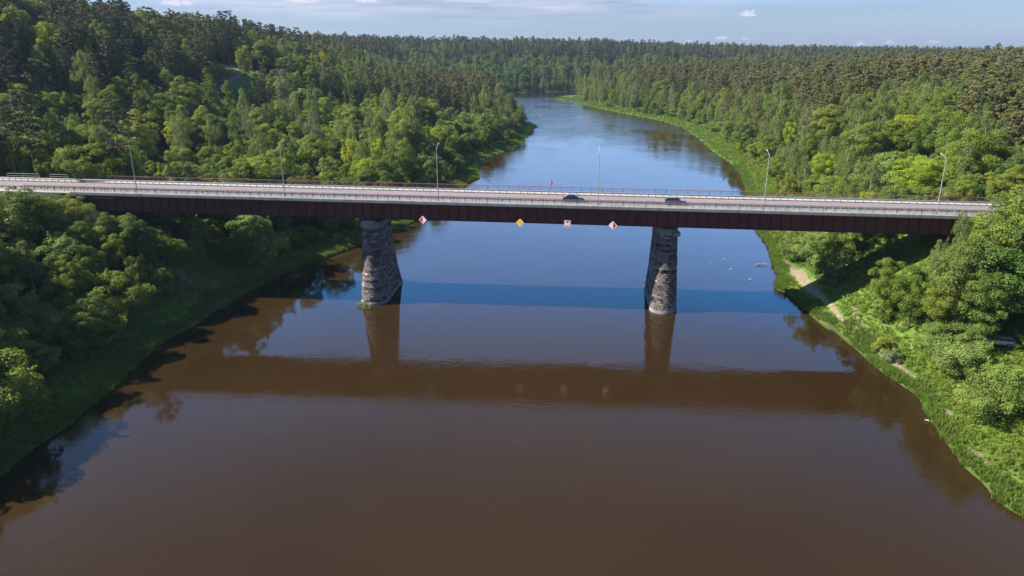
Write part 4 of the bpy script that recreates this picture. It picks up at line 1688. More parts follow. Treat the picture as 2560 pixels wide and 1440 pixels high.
#TREES
# ------------------------------------------------------------------ single trees one can tell apart: species, x, y, height, width, label
HEROES = [
    ('aspen', -116.2, 379.1, 22.6, 1.25, 'tall pale grey green aspen rising above the left bank trees'),
    ('darkpine', -121.2, 357.0, 16.4, 1.2, 'brown pine with a bare dark trunk just left of the pale aspen'),
    ('darkpine', -121.6, 379.0, 15.8, 0.9, 'slim brown pine touching the left side of the pale aspen'),
    ('poplar', -125.5, 309.5, 20.0, 1.3, 'pointed dark green tree standing alone against the shaded meadow'),
    ('poplar', -122.1, 320.0, 18.0, 1.3, 'bright narrow tree just right of the pointed one by the meadow'),
    ('poplar', -139.7, 277.9, 18.0, 1.5, 'tall yellow green tree with a two pointed top, above the first street lamp'),
    ('birch', -137.5, 280.1, 17.0, 1.2, 'pale birch leaning against the two pointed yellow green tree'),
    ('linden', -139.4, 248.6, 14.0, 1.1, 'rounded light green tree left of the two pointed tree'),
    ('linden', -142.1, 261.9, 15.0, 0.8, 'slender grey green tree topping the row left of the two pointed tree'),
    ('golden', -98.1, 389.8, 15.0, 0.85, 'rounded golden green maple before the dark spruces'),
    ('maple', -63.9, 429.8, 17.0, 0.75, 'narrow vivid green tree pointing up before the pines'),
    ('maple', -53.6, 292.1, 11.0, 1.15, 'vivid yellow green bushy tree right behind the bridge railing'),
    ('maple', -41.8, 366.1, 10.0, 1.0, 'yellow green tree with spiky shoots above the third street lamp'),
    ('maple', -83.8, 330.5, 8.0, 0.9, 'small yellow green tree below the golden maple'),
    ('oak', -72.1, 295.8, 9.0, 1.1, 'deep green rounded tree between the yellow green ones'),
    ('willow', -113.8, 246.0, 9.0, 0.9, 'light green rounded willow behind the railing, left of its darker twin'),
    ('greenwillow', -104.0, 249.2, 9.5, 1.1, 'broad mid green willow crown behind the railing'),
    ('willow', -96.8, 244.5, 7.0, 0.9, 'low light willow at the right foot of the broad green one'),
    ('willow', -114.7, 229.4, 7.0, 0.8, 'small light green willow right of the first street lamp'),
    ('willow', -84.7, 237.9, 5.0, 0.9, 'low rounded willow peeping over the railing before the second street lamp'),
    ('willow', -71.6, 247.9, 6.0, 1, 'rounded willow right of the second street lamp'),
    ('willow', -65.6, 257.8, 8.0, 1, 'olive topped willow left of the vivid yellow green bushy tree'),
    ('greenwillow', -57.9, 254.5, 7.0, 1, 'green willow touching the vivid yellow green bushy tree'),
    ('darkpine', -113.3, 170.9, 22.0, 1.35, 'dark spreading pine near the left edge above the road'),
    ('darkpine', -91.5, 168.8, 21.0, 1.4, 'dark brown pine left of the first street lamp'),
    ('darkpine', -118.4, 171.6, 19.0, 1.2, 'dark pine cut by the left edge of the picture'),
    ('spruce', -92.7, 415.8, 22.0, 1, 'dark spruce behind the golden maple'),
    ('spruce', -99.3, 410.2, 22.0, 1, 'dark spruce left of the one behind the golden maple'),
    ('spruce', -85.5, 417.8, 21.0, 1, 'dark spruce right of the golden maple'),
    ('spruce', -66.1, 322.8, 15.0, 1, 'green spruce standing between the golden maple and the brown pines'),
    ('birch', -17.3, 485.2, 24.0, 1.2, 'tall pale birch at the wooded point, left of its neighbour'),
    ('birch', -9.0, 551.9, 24.0, 1.25, 'tallest pale birch at the tip of the wooded point'),
    ('birch', -1.7, 492.5, 21.0, 1.0, 'birch leaning out at the right end of the wooded point'),
    ('birch', -23.3, 462.9, 20.0, 1.1, 'shorter birch on the left of the pale birches at the point'),
    ('willow', 6.6, 571.0, 9.0, 0.8, 'light willow at the water edge of the wooded point'),
    ('willow', -37.8, 452.9, 10.0, 1, 'light rounded willow before the brown pines, above the third lamp'),
    ('willow', -26.9, 435.2, 11.0, 1.1, 'rounded willow at the foot of the pale birches'),
    ('birch', -115.4, 252.9, 17.0, 1.1, 'grey green birch in the middle of the left wood'),
    ('birch', -108.8, 265.6, 18.0, 1.2, 'birch with a showing white trunk in the left wood'),
    ('birch', -106.3, 281.6, 18.0, 1.1, 'light birch below the bright narrow tree'),
    ('birch', -90.8, 260.1, 16.0, 1.3, 'broad olive birch left of the second street lamp'),
    ('linden', -102.1, 324.3, 11.0, 1, 'fresh green tree at the foot of the pale aspen'),
    ('linden', -93.4, 314.9, 11.0, 1, 'second fresh green tree, right of the one at the foot of the aspen'),
    ('golden', -188.0, 308.2, 15.0, 0.9, 'yellow green crown glowing high on the dark left hill'),
    ('linden', -145.6, 409.9, 18.0, 0.8, 'upright green tree beside the hillside path'),
    ('golden', -145.6, 413.6, 9.0, 1, 'small rounded bright tree beside the hillside path'),
    ('golden', -138.7, 452.2, 11.0, 0.9, 'yellow green tree behind the pale aspen'),
    ('linden', -113.3, 422.6, 20.0, 0.75, 'tall green tree right of the pale aspen'),
    ('golden', -143.5, 207.8, 5.0, 1, 'small fresh green tree behind the left end of the railing'),
    ('oak', -92.8, 133.4, 14.0, 1.25, 'big dark leafy tree at the left edge below the road'),
    ('linden', -86.8, 139.8, 9.0, 1.2, 'leafy crown touching the left end of the girder'),
    ('linden', -89.3, 136.4, 10.0, 1.1, 'yellow green leafy crown just below the road at the left'),
    ('linden', -80.3, 139.0, 9.0, 0.9, 'small round crown before the left abutment'),
    ('linden', -77.8, 134.6, 9.0, 0.9, 'round crown below the one before the left abutment'),
    ('birch', -87.3, 123.8, 13.0, 1.1, 'olive birch crown in the lower left wood'),
    ('linden', -80.0, 123.9, 12.0, 0.9, 'light pointed crown in the middle of the lower left wood'),
    ('willow', -85.3, 115.4, 9.0, 0.9, 'pale rounded willow at the left edge'),
    ('willow', -79.6, 112.8, 8.0, 1.0, 'pale rounded willow over the dark bank, lower left'),
    ('greenwillow', -81.6, 121.7, 9.0, 0.8, 'grey green crown right above the pale lower left willow'),
    ('willow', -69.5, 135.2, 5.5, 0.75, 'light willow on the shaded left bank, left of the silvery bush'),
    ('paleshrub', -67.9, 138.8, 5.0, 0.9, 'silvery bush on the shaded left bank'),
    ('willow', -61.1, 164.0, 11.5, 1.1, 'sunlit willow seen under the left span'),
    ('greenwillow', -63.6, 158.2, 6.6, 1, 'green willow under the left span, left of the sunlit one'),
    ('linden', -70.0, 154.9, 9.2, 0.9, 'leafy tree under the left span beside the abutment'),
    ('golden', 109.8, 191.2, 13.0, 1.75, 'rounded yellow green crown beside the rightmost street lamp'),
    ('willow', 106.7, 203.2, 12.0, 1.25, 'pale olive crown left of the rounded yellow green one'),
    ('golden', 102.1, 234.8, 13.0, 1.0, 'vivid green tree between the fifth and the rightmost lamp'),
    ('linden', 127.7, 292.3, 20.0, 1.25, 'broad green tree topping the right wood'),
    ('linden', 117.7, 243.5, 19.0, 1.2, 'broad green tree below and right of the topmost one'),
    ('linden', 129.1, 244.0, 18.0, 1.1, 'green tree in the middle of the right wood'),
    ('linden', 131.9, 232.2, 17.0, 1.1, 'green tree above the rounded yellow green crown'),
    ('golden', 121.7, 318.0, 15.0, 0.7, 'narrow vivid green tree on the left edge of the right wood'),
    ('birch', 104.7, 223.1, 15.0, 1.5, 'greyish birch left of the pale olive crown'),
    ('birch', 100.0, 198.7, 13.0, 1.3, 'grey green birch right behind the railing'),
    ('birch', 298.3, 575.8, 23.0, 1.25, 'tall drooping birch before the brown pines on the right'),
    ('birch', 369.1, 639.6, 24.0, 1.2, 'tallest birch near the right edge of the wood'),
    ('birch', 177.9, 354.3, 22.0, 1.1, 'birch with a white trunk left of the tall drooping one'),
    ('golden', 326.4, 622.1, 18.0, 0.9, 'yellow green crown behind the tall drooping birch'),
    ('linden', 113.7, 276.0, 14.0, 0.9, 'mid green tree left of the vivid one behind the railing'),
    ('greenwillow', 103.2, 279.0, 8.0, 1, 'leafy willow beside the grassy right bank'),
    ('golden', 112.0, 357.4, 6.0, 0.8, 'small yellow green tree at the edge of the grassy bank'),
    ('birch', 79.0, 122.8, 14.0, 0.7, 'slender drooping birch against the right end of the girder'),
    ('birch', 76.9, 124.7, 9.0, 0.9, 'olive birch crown left of the slender one'),
    ('linden', 68.1, 123.4, 12.0, 0.8, 'leafy hornbeam at the edge of the bridge shadow'),
    ('linden', 70.2, 118.2, 12.0, 0.9, 'light crown right of the hornbeam'),
    ('oak', 76.1, 112.7, 17.0, 1.0, 'large dark green tree below the right end of the bridge'),
    ('linden', 83.7, 115.9, 20.0, 1.0, 'large leafy tree hiding the right end of the road'),
    ('oak', 81.4, 110.8, 19.0, 1.1, 'dark green tree at the right edge'),
    ('linden', 72.6, 113.2, 12.0, 0.9, 'green crown before the large dark tree'),
    ('oak', 76.6, 109.3, 14.0, 1.0, 'dark green crown above the parked white cars'),
    ('willow', 71.5, 103.8, 7.0, 1.2, 'light green willow over the path on the right slope'),
    ('willow', 68.9, 90.8, 8.0, 1.15, 'large light green willow at the lower right edge'),
    ('willow', 71.0, 110.7, 6.0, 1.0, 'yellow green bush left of the parked cars'),
    ('willow', 76.4, 110.1, 6.0, 1.0, 'yellow green bush just before the parked cars'),
    ('paleshrub', 68.4, 144.7, 4.4, 0.8, 'rounded grey green shrub at the edge of the bridge shadow'),
    ('shrub', 67.9, 123.0, 3.6, 0.9, 'dark shrub below the hornbeam'),
    ('shrub', 65.1, 116.0, 3.0, 0.9, 'dark round shrub on the open slope'),
    ('paleshrub', 65.2, 112.5, 2.6, 0.9, 'low grey green shrub beside the dark round one'),
    ('shrub', 74.3, 194.3, 2.6, 0.8, 'small dark shrub alone on the grass under the girder'),
    ('willow', 71.2, 171.3, 8.2, 1.1, 'pale willow nearest the water under the right span'),
    ('willow', 68.7, 152.7, 8.9, 1.1, 'pale willow second from the water under the right span'),
    ('greenwillow', 73.5, 153.3, 7.4, 1, 'mid green willow under the right span'),
    ('oak', 75.0, 147.5, 8.0, 1, 'dark tree under the right span'),
    ('linden', 77.9, 143.7, 7.6, 1, 'leafy tree under the right end of the girder'),
]


def jitter_grid(x0, x1, y0, y1, g, rng):
    a, b = np.meshgrid(np.arange(x0, x1, g), np.arange(y0, y1, g))
    a = a.ravel() + rng.uniform(-.46, .46, a.size) * g
    b = b.ravel() + rng.uniform(-.46, .46, b.size) * g
    return a, b


rngt = np.random.default_rng(11)
cand = []
for y0, y1, g in ((25, 172, 3.9), (172, 230, 4.7), (230, 560, 5.2), (560, 1000, 6.4), (1000, 1500, 9), (1500, 3300, 22)):
    a, b = jitter_grid(-1100 if y1 > 1500 else -520, 760 if y1 <= 1500 else 1500, y0, y1, g, rngt)
    left = -(.80 * b + 70)
    right = .76 * b + 45
    k = (a > left) & (a < right)
    cand.append(np.stack([a[k], b[k], np.full(k.sum(), g)], 1))
cand = np.concatenate(cand)
cx, cy = cand[:, 0], cand[:, 1]
cd = river_dist(cx, cy)
cr = right_side(cx, cy)
cs_, co_ = to_bridge(cx, cy)
cz = ground(cx, cy)
rn = rngt.random(len(cx))
pat = .5 + .25 * (np.sin(cx * .031 + 2.1 * np.sin(cy * .017)) + np.sin(cy * .027 + 1.9 * np.sin(cx * .023)))   # slow species patches
keep = cd > np.where((cy > 850) & ~cr, .2, np.where(cr, np.where(cy > 560, 6.0, 9.5), np.where(cy < 172, 4, 8.0)))
keep &= ~((cr) & (cy < 172) & (cd < np.where(cy < 80, 11, 20)))
keep &= ~((~cr) & (cy < 172) & (cd < 8.5 + 2.0 * np.sin(cy * .2)))
keep &= ~((cr) & (cy > 735) & (cx < 72))
keep &= ~((co_ > -3.2) & (co_ < 15.5) & ~((cs_ < -66) & (cs_ > -86)))
keep &= ~((cr) & (co_ > -12) & (co_ <= -3.2) & (cs_ < 78))
for mx, my, rx, ry in CLEAR:
    keep &= np.hypot((cx - mx) / rx, (cy - my) / ry) > 1.0
# sight line that keeps the hillside path open
keep &= ~((cy > 300) & (cy < 420) & (cx < -112) & (np.abs(cx / cy + .375) < .022) & (cy < 400))
HSIGHT = []
for sp, hx, hy, hh, wd, lab in HEROES:
    geo = SPECIES[sp][0]
    rr_ = RAD[geo] * hh / HGT[geo] * wd
    # free the spot itself and keep taller strangers from standing in front of it
    keep &= np.hypot(cx - hx, cy - hy) > rr_ * .95
    dx, dy = hx / math.hypot(hx, hy), hy / math.hypot(hx, hy)
    al = (hx - cx) * dx + (hy - cy) * dy
    ac = np.abs((hx - cx) * dy - (hy - cy) * dx)
    if hh > 5:
        HSIGHT.append((hx, hy, hh, rr_))
edge = cd < 24
far_l = (~cr) & (cy > 780)
S_ = np.full(len(cx), 'linden', dtype=object)


def choose(mask, table):
    names = [t[0] for t in table]
    p = np.cumsum([t[1] for t in table])
    p = p / p[-1]
    i = np.searchsorted(p, rn)
    arr = np.array(names, dtype=object)[np.minimum(i, len(names) - 1)]
    S_[mask] = arr[mask]


near_r = cr & (cy < 172)
choose(near_r, [('linden', 40), ('oak', 30), ('willow', 18), ('greenwillow', 8), ('birch', 4)])
m1 = cr & (cy >= 172)
choose(m1 & (cd < 16), [('greenwillow', 28), ('willow', 24), ('linden', 20), ('birch', 16), ('oak', 8), ('golden', 2), ('shrub', 4)])
mid = m1 & (cd >= 16) & (cd < 30)
choose(mid, [('birch', 50), ('linden', 18), ('aspen', 7), ('pine', 18), ('oak', 4), ('poplar', 3)])
pin = m1 & (cd >= 30)
choose(pin, [('pine', 86), ('birch', 7), ('spruce', 4), ('aspen', 2), ('golden', 1)])
lowr = m1 & (cy < 300) & (cd >= 16) & (cd < 75 + 20 * np.sin(cy * .05))
choose(lowr, [('golden', 5), ('linden', 44), ('birch', 26), ('oak', 6), ('poplar', 12), ('pine', 5), ('greenwillow', 7)])
l1 = (~cr) & (cy < 172)
choose(l1, [('linden', 32), ('oak', 30), ('birch', 12), ('greenwillow', 16), ('willow', 6), ('poplar', 4)])
choose(l1 & (cd < 13), [('greenwillow', 46), ('oak', 16), ('shrub', 22), ('willow', 8), ('linden', 8)])
l2 = (~cr) & (cy >= 172) & (cy < 430)
choose(l2 & (cd < 18), [('greenwillow', 34), ('oak', 24), ('linden', 22), ('willow', 20)])
choose(l2 & (cd >= 18), [('linden', 46), ('birch', 18), ('oak', 9), ('poplar', 7), ('golden', 6), ('aspen', 5), ('greenwillow', 8), ('willow', 5), ('darkpine', 3), ('maple', 2)])
hill = (~cr) & (cy < 640) & (cd > 120)
choose(hill, [('darkpine', 44), ('pine', 10), ('linden', 14), ('birch', 16), ('oak', 8), ('spruce', 8)])
l3 = (~cr) & (cy >= 430) & (cy <= 800)
choose(l3 & (cd < 16), [('birch', 40), ('willow', 15), ('oak', 20), ('linden', 25)])
choose(l3 & (cd >= 16), [('birch', 24), ('linden', 44), ('oak', 10), ('pine', 12), ('aspen', 6), ('spruce', 4)])
pn = l3 & (cd >= 18) & (cd < 95) & (cy < 680)
choose(pn, [('pine', 84), ('spruce', 6), ('birch', 8), ('aspen', 2)])
tp = l3 & (cd > 170)
choose(tp, [('darkpine', 40), ('pine', 25), ('linden', 15), ('birch', 14), ('spruce', 6)])
choose(far_l & (cd < 60), [('oak', 58), ('linden', 9), ('birch', 9), ('spruce', 24)])
choose(far_l & (cd >= 60) & (cd < 125), [('spruce', 40), ('birch', 14), ('linden', 12), ('oak', 28), ('aspen', 6)])
choose(far_l & (cd >= 125), [('pine', 24), ('darkpine', 44), ('spruce', 24), ('birch', 5), ('linden', 3)])
# loose patches of aspen and birch break up the stands
sw = (pat > .84) & (rn < .5) & (cy > 250)
S_[sw] = 'birch'
hsc = np.clip(1 + rngt.normal(size=len(cx)) * .17, .60, 1.38)
hsc *= np.where(l1 & (cd < 13), .9, np.where(cd < 15, .66, np.where(cd < 24, .84, 1.0)))
hsc *= np.where(cr & (cy > 200) & (cd > 24), 1.06, 1)
hsc *= np.where(np.isin(S_.astype(str), ['pine', 'darkpine', 'spruce', 'birch']) & (cy < 250) & ~cr, .86, 1)
hsc *= np.where(cand[:, 2] > 8, 1.12, 1)
hsc *= np.where((cy < 172), np.where(cr, np.where(cy < 80, 1.25, .75), 1.15), 1)
hsc *= np.where(np.isin(S_.astype(str), ['linden', 'oak']) & (cy > 172), 1.12, 1)
# trees beside the bridge stay below the deck
lim = (np.abs(cs_) < 92) & (co_ > -9) & (co_ < 20)
hsc = np.where(lim, np.minimum(hsc, .62), hsc)
hsc = np.where((co_ > -3.2) & (co_ < 17), np.minimum(hsc, (15.5 - cz) / np.array([HGT[SPECIES[s][0]] for s in S_])), hsc)
# nothing nearer than the bridge grows up into the deck (except at its right end)
geo0 = np.array([HGT[SPECIES[s][0]] for s in S_])
off_now = cx * SA + (cy - BY) * CA
kk = (BY - .7 / CA) / np.maximum(cy + cx * SA / CA, 1)          # ratio to where the sight line meets the bridge edge
bx_, by_ = cx * kk, cy * kk
sx_ = bx_ * CA - (by_ - BY) * SA
deckz = BD + BG * np.clip(sx_, -150, 150) - np.where(sx_ < -88, 1.6, 4.6)
zline = CAM_H - (CAM_H - deckz) / np.maximum(kk, 1e-3)
infront = (off_now < -1) & (sx_ > -230) & (sx_ < 88)
hmax = (zline - cz) / geo0
hsc = np.where(infront, np.minimum(hsc, hmax), hsc)
rad0 = np.array([RAD[SPECIES[s][0]] for s in S_])
for hx, hy, hh, rr_ in HSIGHT:
    D_ = math.hypot(hx, hy)
    dx, dy = hx / D_, hy / D_
    al = (hx - cx) * dx + (hy - cy) * dy
    ac = np.abs((hx - cx) * dy - (hy - cy) * dx)
    m_ = (al > 0) & (al < (22 if hy < 172 else 95)) & (ac < rr_ * .8 + rad0 * hsc * .5)
    zl = CAM_H - (CAM_H - (float(ground(hx, hy)) + .38 * hh)) * (D_ - al) / D_
    hsc = np.where(m_, np.minimum(hsc, (zl - cz) / geo0), hsc)
for hx, hy, hh, rr_ in HSIGHT:
    if hy < 172 or hh < 6:
        continue
    dxs = hx - cx
    m_ = (dxs > 1) & (dxs < 45) & (np.abs(cy - hy) < rr_ + rad0 * hsc * .6)
    zl = float(ground(hx, hy)) + .45 * hh + np.maximum(dxs - rr_, 0) * math.tan(SUN_EL)
    hsc = np.where(m_, np.minimum(hsc, np.maximum((zl - cz) / geo0, .36)), hsc)
keep &= hsc > np.where(geo0 < 4, .5, np.where(geo0 < 10, .3, .34))
K_ = keep
cx, cy, cz, cd, cr, hsc, S_, rn = cx[K_], cy[K_], cz[K_], cd[K_], cr[K_], hsc[K_], S_[K_], rn[K_]
geo_ = np.array([SPECIES[s][0] for s in S_])
H_ = np.array([HGT[g] for g in geo_]) * hsc
Rr = np.array([RAD[g] for g in geo_]) * hsc

# coverage estimate: which trees show, and how large
fx = F_PX / 2560 * 512
cp_, spn = math.cos(PITCH), math.sin(PITCH)


def project(x, y, z):
    z = z - CAM_H
    zc_ = y * cp_ - z * spn
    return 256 + fx * x / zc_, 144 - fx * (z * cp_ + y * spn) / zc_, zc_


allx = np.concatenate([cx, [h[1] for h in HEROES]])
ally = np.concatenate([cy, [h[2] for h in HEROES]])
allz = np.concatenate([cz, ground(np.array([h[1] for h in HEROES]), np.array([h[2] for h in HEROES]))])
allH = np.concatenate([H_, [h[3] for h in HEROES]])
allR = np.concatenate([Rr, [RAD[SPECIES[h[0]][0]] * h[3] / HGT[SPECIES[h[0]][0]] * h[4] for h in HEROES]])
idb = np.full((288, 512), -1, int)
dist = np.hypot(allx, ally)
br_done = False
YY, XX = np.mgrid[0:288, 0:512]
for i in np.argsort(-dist):
    if not br_done and dist[i] < 152:
        br_done = True
        for s in np.arange(-120, 110, .5):
            u0, v0, _ = project(*W(s, -.7, .2))
            u1, v1, _ = project(*W(s, 1, -4.2 if abs(s) < 91 else -1))
            _, v2, _ = project(*W(s, 12.5, .3))
            if 0 <= u0 < 512:
                idb[int(max(0, v2)):int(max(0, v1)) + 1, int(u0)] = -2
    zb_ = allz[i] + allH[i] * .15
    zt_ = allz[i] + allH[i]
    u, v, zc_ = project(allx[i], ally[i], (zb_ + zt_) / 2)
    if zc_ < 5:
        continue
    a = allR[i] * .82 * fx / zc_
    b = (zt_ - zb_) / 2 * .95 * fx / zc_
    x0, x1 = int(max(0, u - a)), int(min(511, u + a)) + 1
    y0, y1 = int(max(0, v - b)), int(min(287, v + b)) + 1
    if x0 >= x1 or y0 >= y1 or u + a < 0 or v + b < 0:
        continue
    sub = ((XX[y0:y1, x0:x1] - u) / max(a, .6)) ** 2 + ((YY[y0:y1, x0:x1] - v) / max(b, .6)) ** 2 <= 1
    idb[y0:y1, x0:x1][sub] = i
cnt = np.bincount(idb[idb >= 0], minlength=len(allx))

CATS = {'linden': 'broadleaf tree', 'oak': 'broadleaf tree', 'maple': 'broadleaf tree', 'golden': 'broadleaf tree', 'poplar': 'broadleaf tree',
        'willow': 'willow tree', 'greenwillow': 'willow tree', 'birch': 'birch tree', 'aspen': 'aspen tree', 'pine': 'pine tree',
        'darkpine': 'pine tree', 'spruce': 'spruce tree', 'shrub': 'shrub', 'paleshrub': 'shrub'}
cat_of = np.array([CATS[s] for s in S_])
nH = len(HEROES)
for k, (sp, x, y, h, wd, lab) in enumerate(HEROES):
    geo, leaf, bark, seeds, noun = SPECIES[sp]
    plant_tree(sp, k % len(seeds), x, y, h / HGT[geo], (k * 2.399) % 6.283, lab, CATS[sp], None, wd)

LOOK = {'linden': ('mid green tree', 'mid green trees'), 'oak': ('dark green tree', 'dark green trees'), 'maple': ('spiky yellow green tree', 'spiky yellow green trees'),
        'golden': ('bright yellow green tree', 'bright yellow green trees'), 'poplar': ('slim green tree', 'slim green trees'),
        'willow': ('light green willow', 'light green willows'), 'greenwillow': ('low mid green willow', 'low mid green willows'),
        'birch': ('grey green birch', 'grey green birches'), 'aspen': ('pale grey aspen', 'pale grey aspens'), 'pine': ('brownish pine', 'brownish pines'),
        'darkpine': ('dark pine', 'dark pines'), 'spruce': ('dark pointed spruce', 'dark pointed spruces'), 'shrub': ('small green shrub', 'small green shrubs'),
        'paleshrub': ('small pale shrub', 'small pale shrubs')}
LAMPX = [137, 285, 439, 597, 762, 935]
NUM = ['zero', 'one', 'two', 'three', 'four', 'five', 'six', 'seven', 'eight', 'nine', 'ten', 'eleven', 'twelve', 'thirteen', 'fourteen', 'fifteen',
       'sixteen', 'seventeen', 'eighteen', 'nineteen', 'twenty']
ORDN = ['', 'leftmost', 'second', 'third', 'fourth', 'fifth', 'sixth', 'seventh', 'eighth', 'ninth', 'tenth', 'eleventh', 'twelfth', 'thirteenth',
        'fourteenth', 'fifteenth', 'sixteenth', 'seventeenth', 'eighteenth', 'nineteenth', 'twentieth']


def zone(x, y, d_, right, u, v):
    """a findable patch of the wood: words for where it is"""
    if y < 150:
        w_ = 'right slope' if right else 'shaded left wood'
        return w_ + (' by the water' if v > 360 else ' beneath the bridge' if v > 290 else ' near the deck')
    if y > 172 and v <= 205:
        k = int(np.searchsorted(LAMPX, u))
        col_ = ['left of lamp one', 'between lamps one and two', 'between lamps two and three', 'between lamps three and four',
                'between lamps four and five', 'between lamps five and six', 'right of lamp six'][k]
        row = 'far off' if y > 600 else ['skyline', 'high', 'mid wood', 'low', 'close'][int(np.clip((v - 30) / 32, 0, 4))]
        return row + ' ' + col_
    return 'under the right span' if right else 'under the left span'


single = np.zeros(len(cx), bool)
vis = cnt[:len(cx)]
for c in set(cat_of):
    n_h = sum(1 for h in HEROES if CATS[h[0]] == c)
    k = np.nonzero((cat_of == c) & (vis >= 5) & (cy < 820))[0]
    k = k[np.argsort(-vis[k])][:298 - n_h]
    single[k] = True
pu, pv_, _ = project(cx, cy, cz + H_ * .8)
pu, pv_ = pu * 2, pv_ * 2
groups = {}
for i in np.nonzero(single)[0]:
    groups.setdefault((S_[i], zone(cx[i], cy[i], cd[i], bool(cr[i]), pu[i], pv_[i])), []).append(i)
PART = {1: [''], 2: [' left half,', ' right half,'], 3: [' left third,', ' middle third,', ' right third,'],
        4: [' far left,', ' centre left,', ' centre right,', ' far right,']}
for (sp, zn), mem0 in groups.items():
    mem0.sort(key=lambda i: pu[i])
    nc = min(4, max(1, math.ceil(len(mem0) / 20)))
    one, many = LOOK[sp]
    for c_ in range(nc):
        mem = mem0[len(mem0) * c_ // nc: len(mem0) * (c_ + 1) // nc]
        n = len(mem)
        for r_, i in enumerate(mem):
            if n == 1:
                lab = 'the only %s,%s %s' % (one, PART[nc][c_], zn)
            else:
                lab = '%s of %s %s,%s %s' % (ORDN[r_ + 1] if r_ < n - 1 or n > 20 else 'rightmost', NUM[min(n, 20)], many, PART[nc][c_], zn)
            nv = len(SPECIES[sp][3])
            plant_tree(sp, int(rn[i] * 977) % nv, float(cx[i]), float(cy[i]), float(hsc[i]), float((rn[i] * 571) % 6.283), lab, CATS[sp],
                       '%s %s' % (many, zn) if len(mem0) > 1 else None, 1.0 + .25 * math.sin(i * 1.7) * (.6 if 'pine' in sp else 1))

# ---- the rest of the wood, too many to count: one object per kind of stand, instanced on its points
hidden = bpy.data.collections.new('stand_sources')


def stand(name, label, variants, pts, idx, scl, rz, cat=None):
    """variants: meshes; pts (n,3); one object"""
    src = bpy.data.collections.new(name + '_sources')
    for k, m_ in enumerate(variants):
        o = bpy.data.objects.new('%s_%02d' % (name, k), m_)
        src.objects.link(o)
    me_ = bpy.data.meshes.new(name)
    me_.vertices.add(len(pts))
    me_.vertices.foreach_set('co', np.asarray(pts, np.float32).ravel())
    for nm, typ, arr in (('pick', 'INT', np.asarray(idx, np.int32)), ('size', 'FLOAT', np.asarray(scl, np.float32)), ('turn', 'FLOAT', np.asarray(rz, np.float32))):
        a = me_.attributes.new(nm, typ, 'POINT')
        a.data.foreach_set('value', arr)
    o = bpy.data.objects.new(name, me_)
    COL.objects.link(o)
    tag(o, label, cat, kind='stuff')
    ng = bpy.data.node_groups.new(name, 'GeometryNodeTree')
    ng.interface.new_socket('Geometry', in_out='INPUT', socket_type='NodeSocketGeometry')
    ng.interface.new_socket('Geometry', in_out='OUTPUT', socket_type='NodeSocketGeometry')
    N = ng.nodes
    gi, go = N.new('NodeGroupInput'), N.new('NodeGroupOutput')
    ci = N.new('GeometryNodeCollectionInfo')
    ci.inputs['Collection'].default_value = src
    ci.inputs['Separate Children'].default_value = True
    ci.inputs['Reset Children'].default_value = True
    ip = N.new('GeometryNodeInstanceOnPoints')
    ip.inputs['Pick Instance'].default_value = True

    def attr(nm, typ):
        q = N.new('GeometryNodeInputNamedAttribute')
        q.data_type = typ
        q.inputs['Name'].default_value = nm
        return q.outputs['Attribute']
    m2p = N.new('GeometryNodeMeshToPoints')
    ng.links.new(gi.outputs[0], m2p.inputs['Mesh'])
    ng.links.new(m2p.outputs[0], ip.inputs['Points'])
    ng.links.new(ci.outputs[0], ip.inputs['Instance'])
    ng.links.new(attr('pick', 'INT'), ip.inputs['Instance Index'])
    ng.links.new(attr('size', 'FLOAT'), ip.inputs['Scale'])
    cx_ = N.new('ShaderNodeCombineXYZ')
    ng.links.new(attr('turn', 'FLOAT'), cx_.inputs[2])
    e2r = N.new('FunctionNodeEulerToRotation')
    ng.links.new(cx_.outputs[0], e2r.inputs[0])
    ng.links.new(e2r.outputs[0], ip.inputs['Rotation'])
    ng.links.new(ip.outputs[0], go.inputs[0])
    md = o.modifiers.new('stand', 'NODES')
    md.node_group = ng
    return o


rest = ~single
zone_names = [
    ('wood', 'leafy trees too dense to count filling the woods', lambda c: ~np.isin(c, ['pine tree', 'spruce tree'])),
    ('forest', 'conifers too dense to count filling the woods and ridges', lambda c: np.isin(c, ['pine tree', 'spruce tree'])),
]
for nm, lab, fn in zone_names:
    for lod, dm in ((1, (cy < 900)), (2, (cy >= 900))):
        k = np.nonzero(rest & fn(cat_of) & dm)[0]
        if not len(k):
            continue
        sps = sorted(set(S_[k]))
        vars_, base_i = [], {}
        for sp in sps:
            base_i[sp] = len(vars_)
            for q in range(len(SPECIES[sp][3])):
                vars_.append(tree_lod(sp, q, lod))
        idx = [base_i[S_[i]] + int(rn[i] * 977) % len(SPECIES[S_[i]][3]) for i in k]
        stand(('far_' if lod == 2 else '') + nm, lab if lod == 1 else 'hazy far ' + lab, vars_, np.stack([cx[k], cy[k], cz[k] - .1], 1), idx, hsc[k], (rn[k] * 571) % 6.283)
print('TREES', len(cx), 'single', int(single.sum()), {c: int((single & (cat_of == c)).sum()) for c in set(cat_of)})
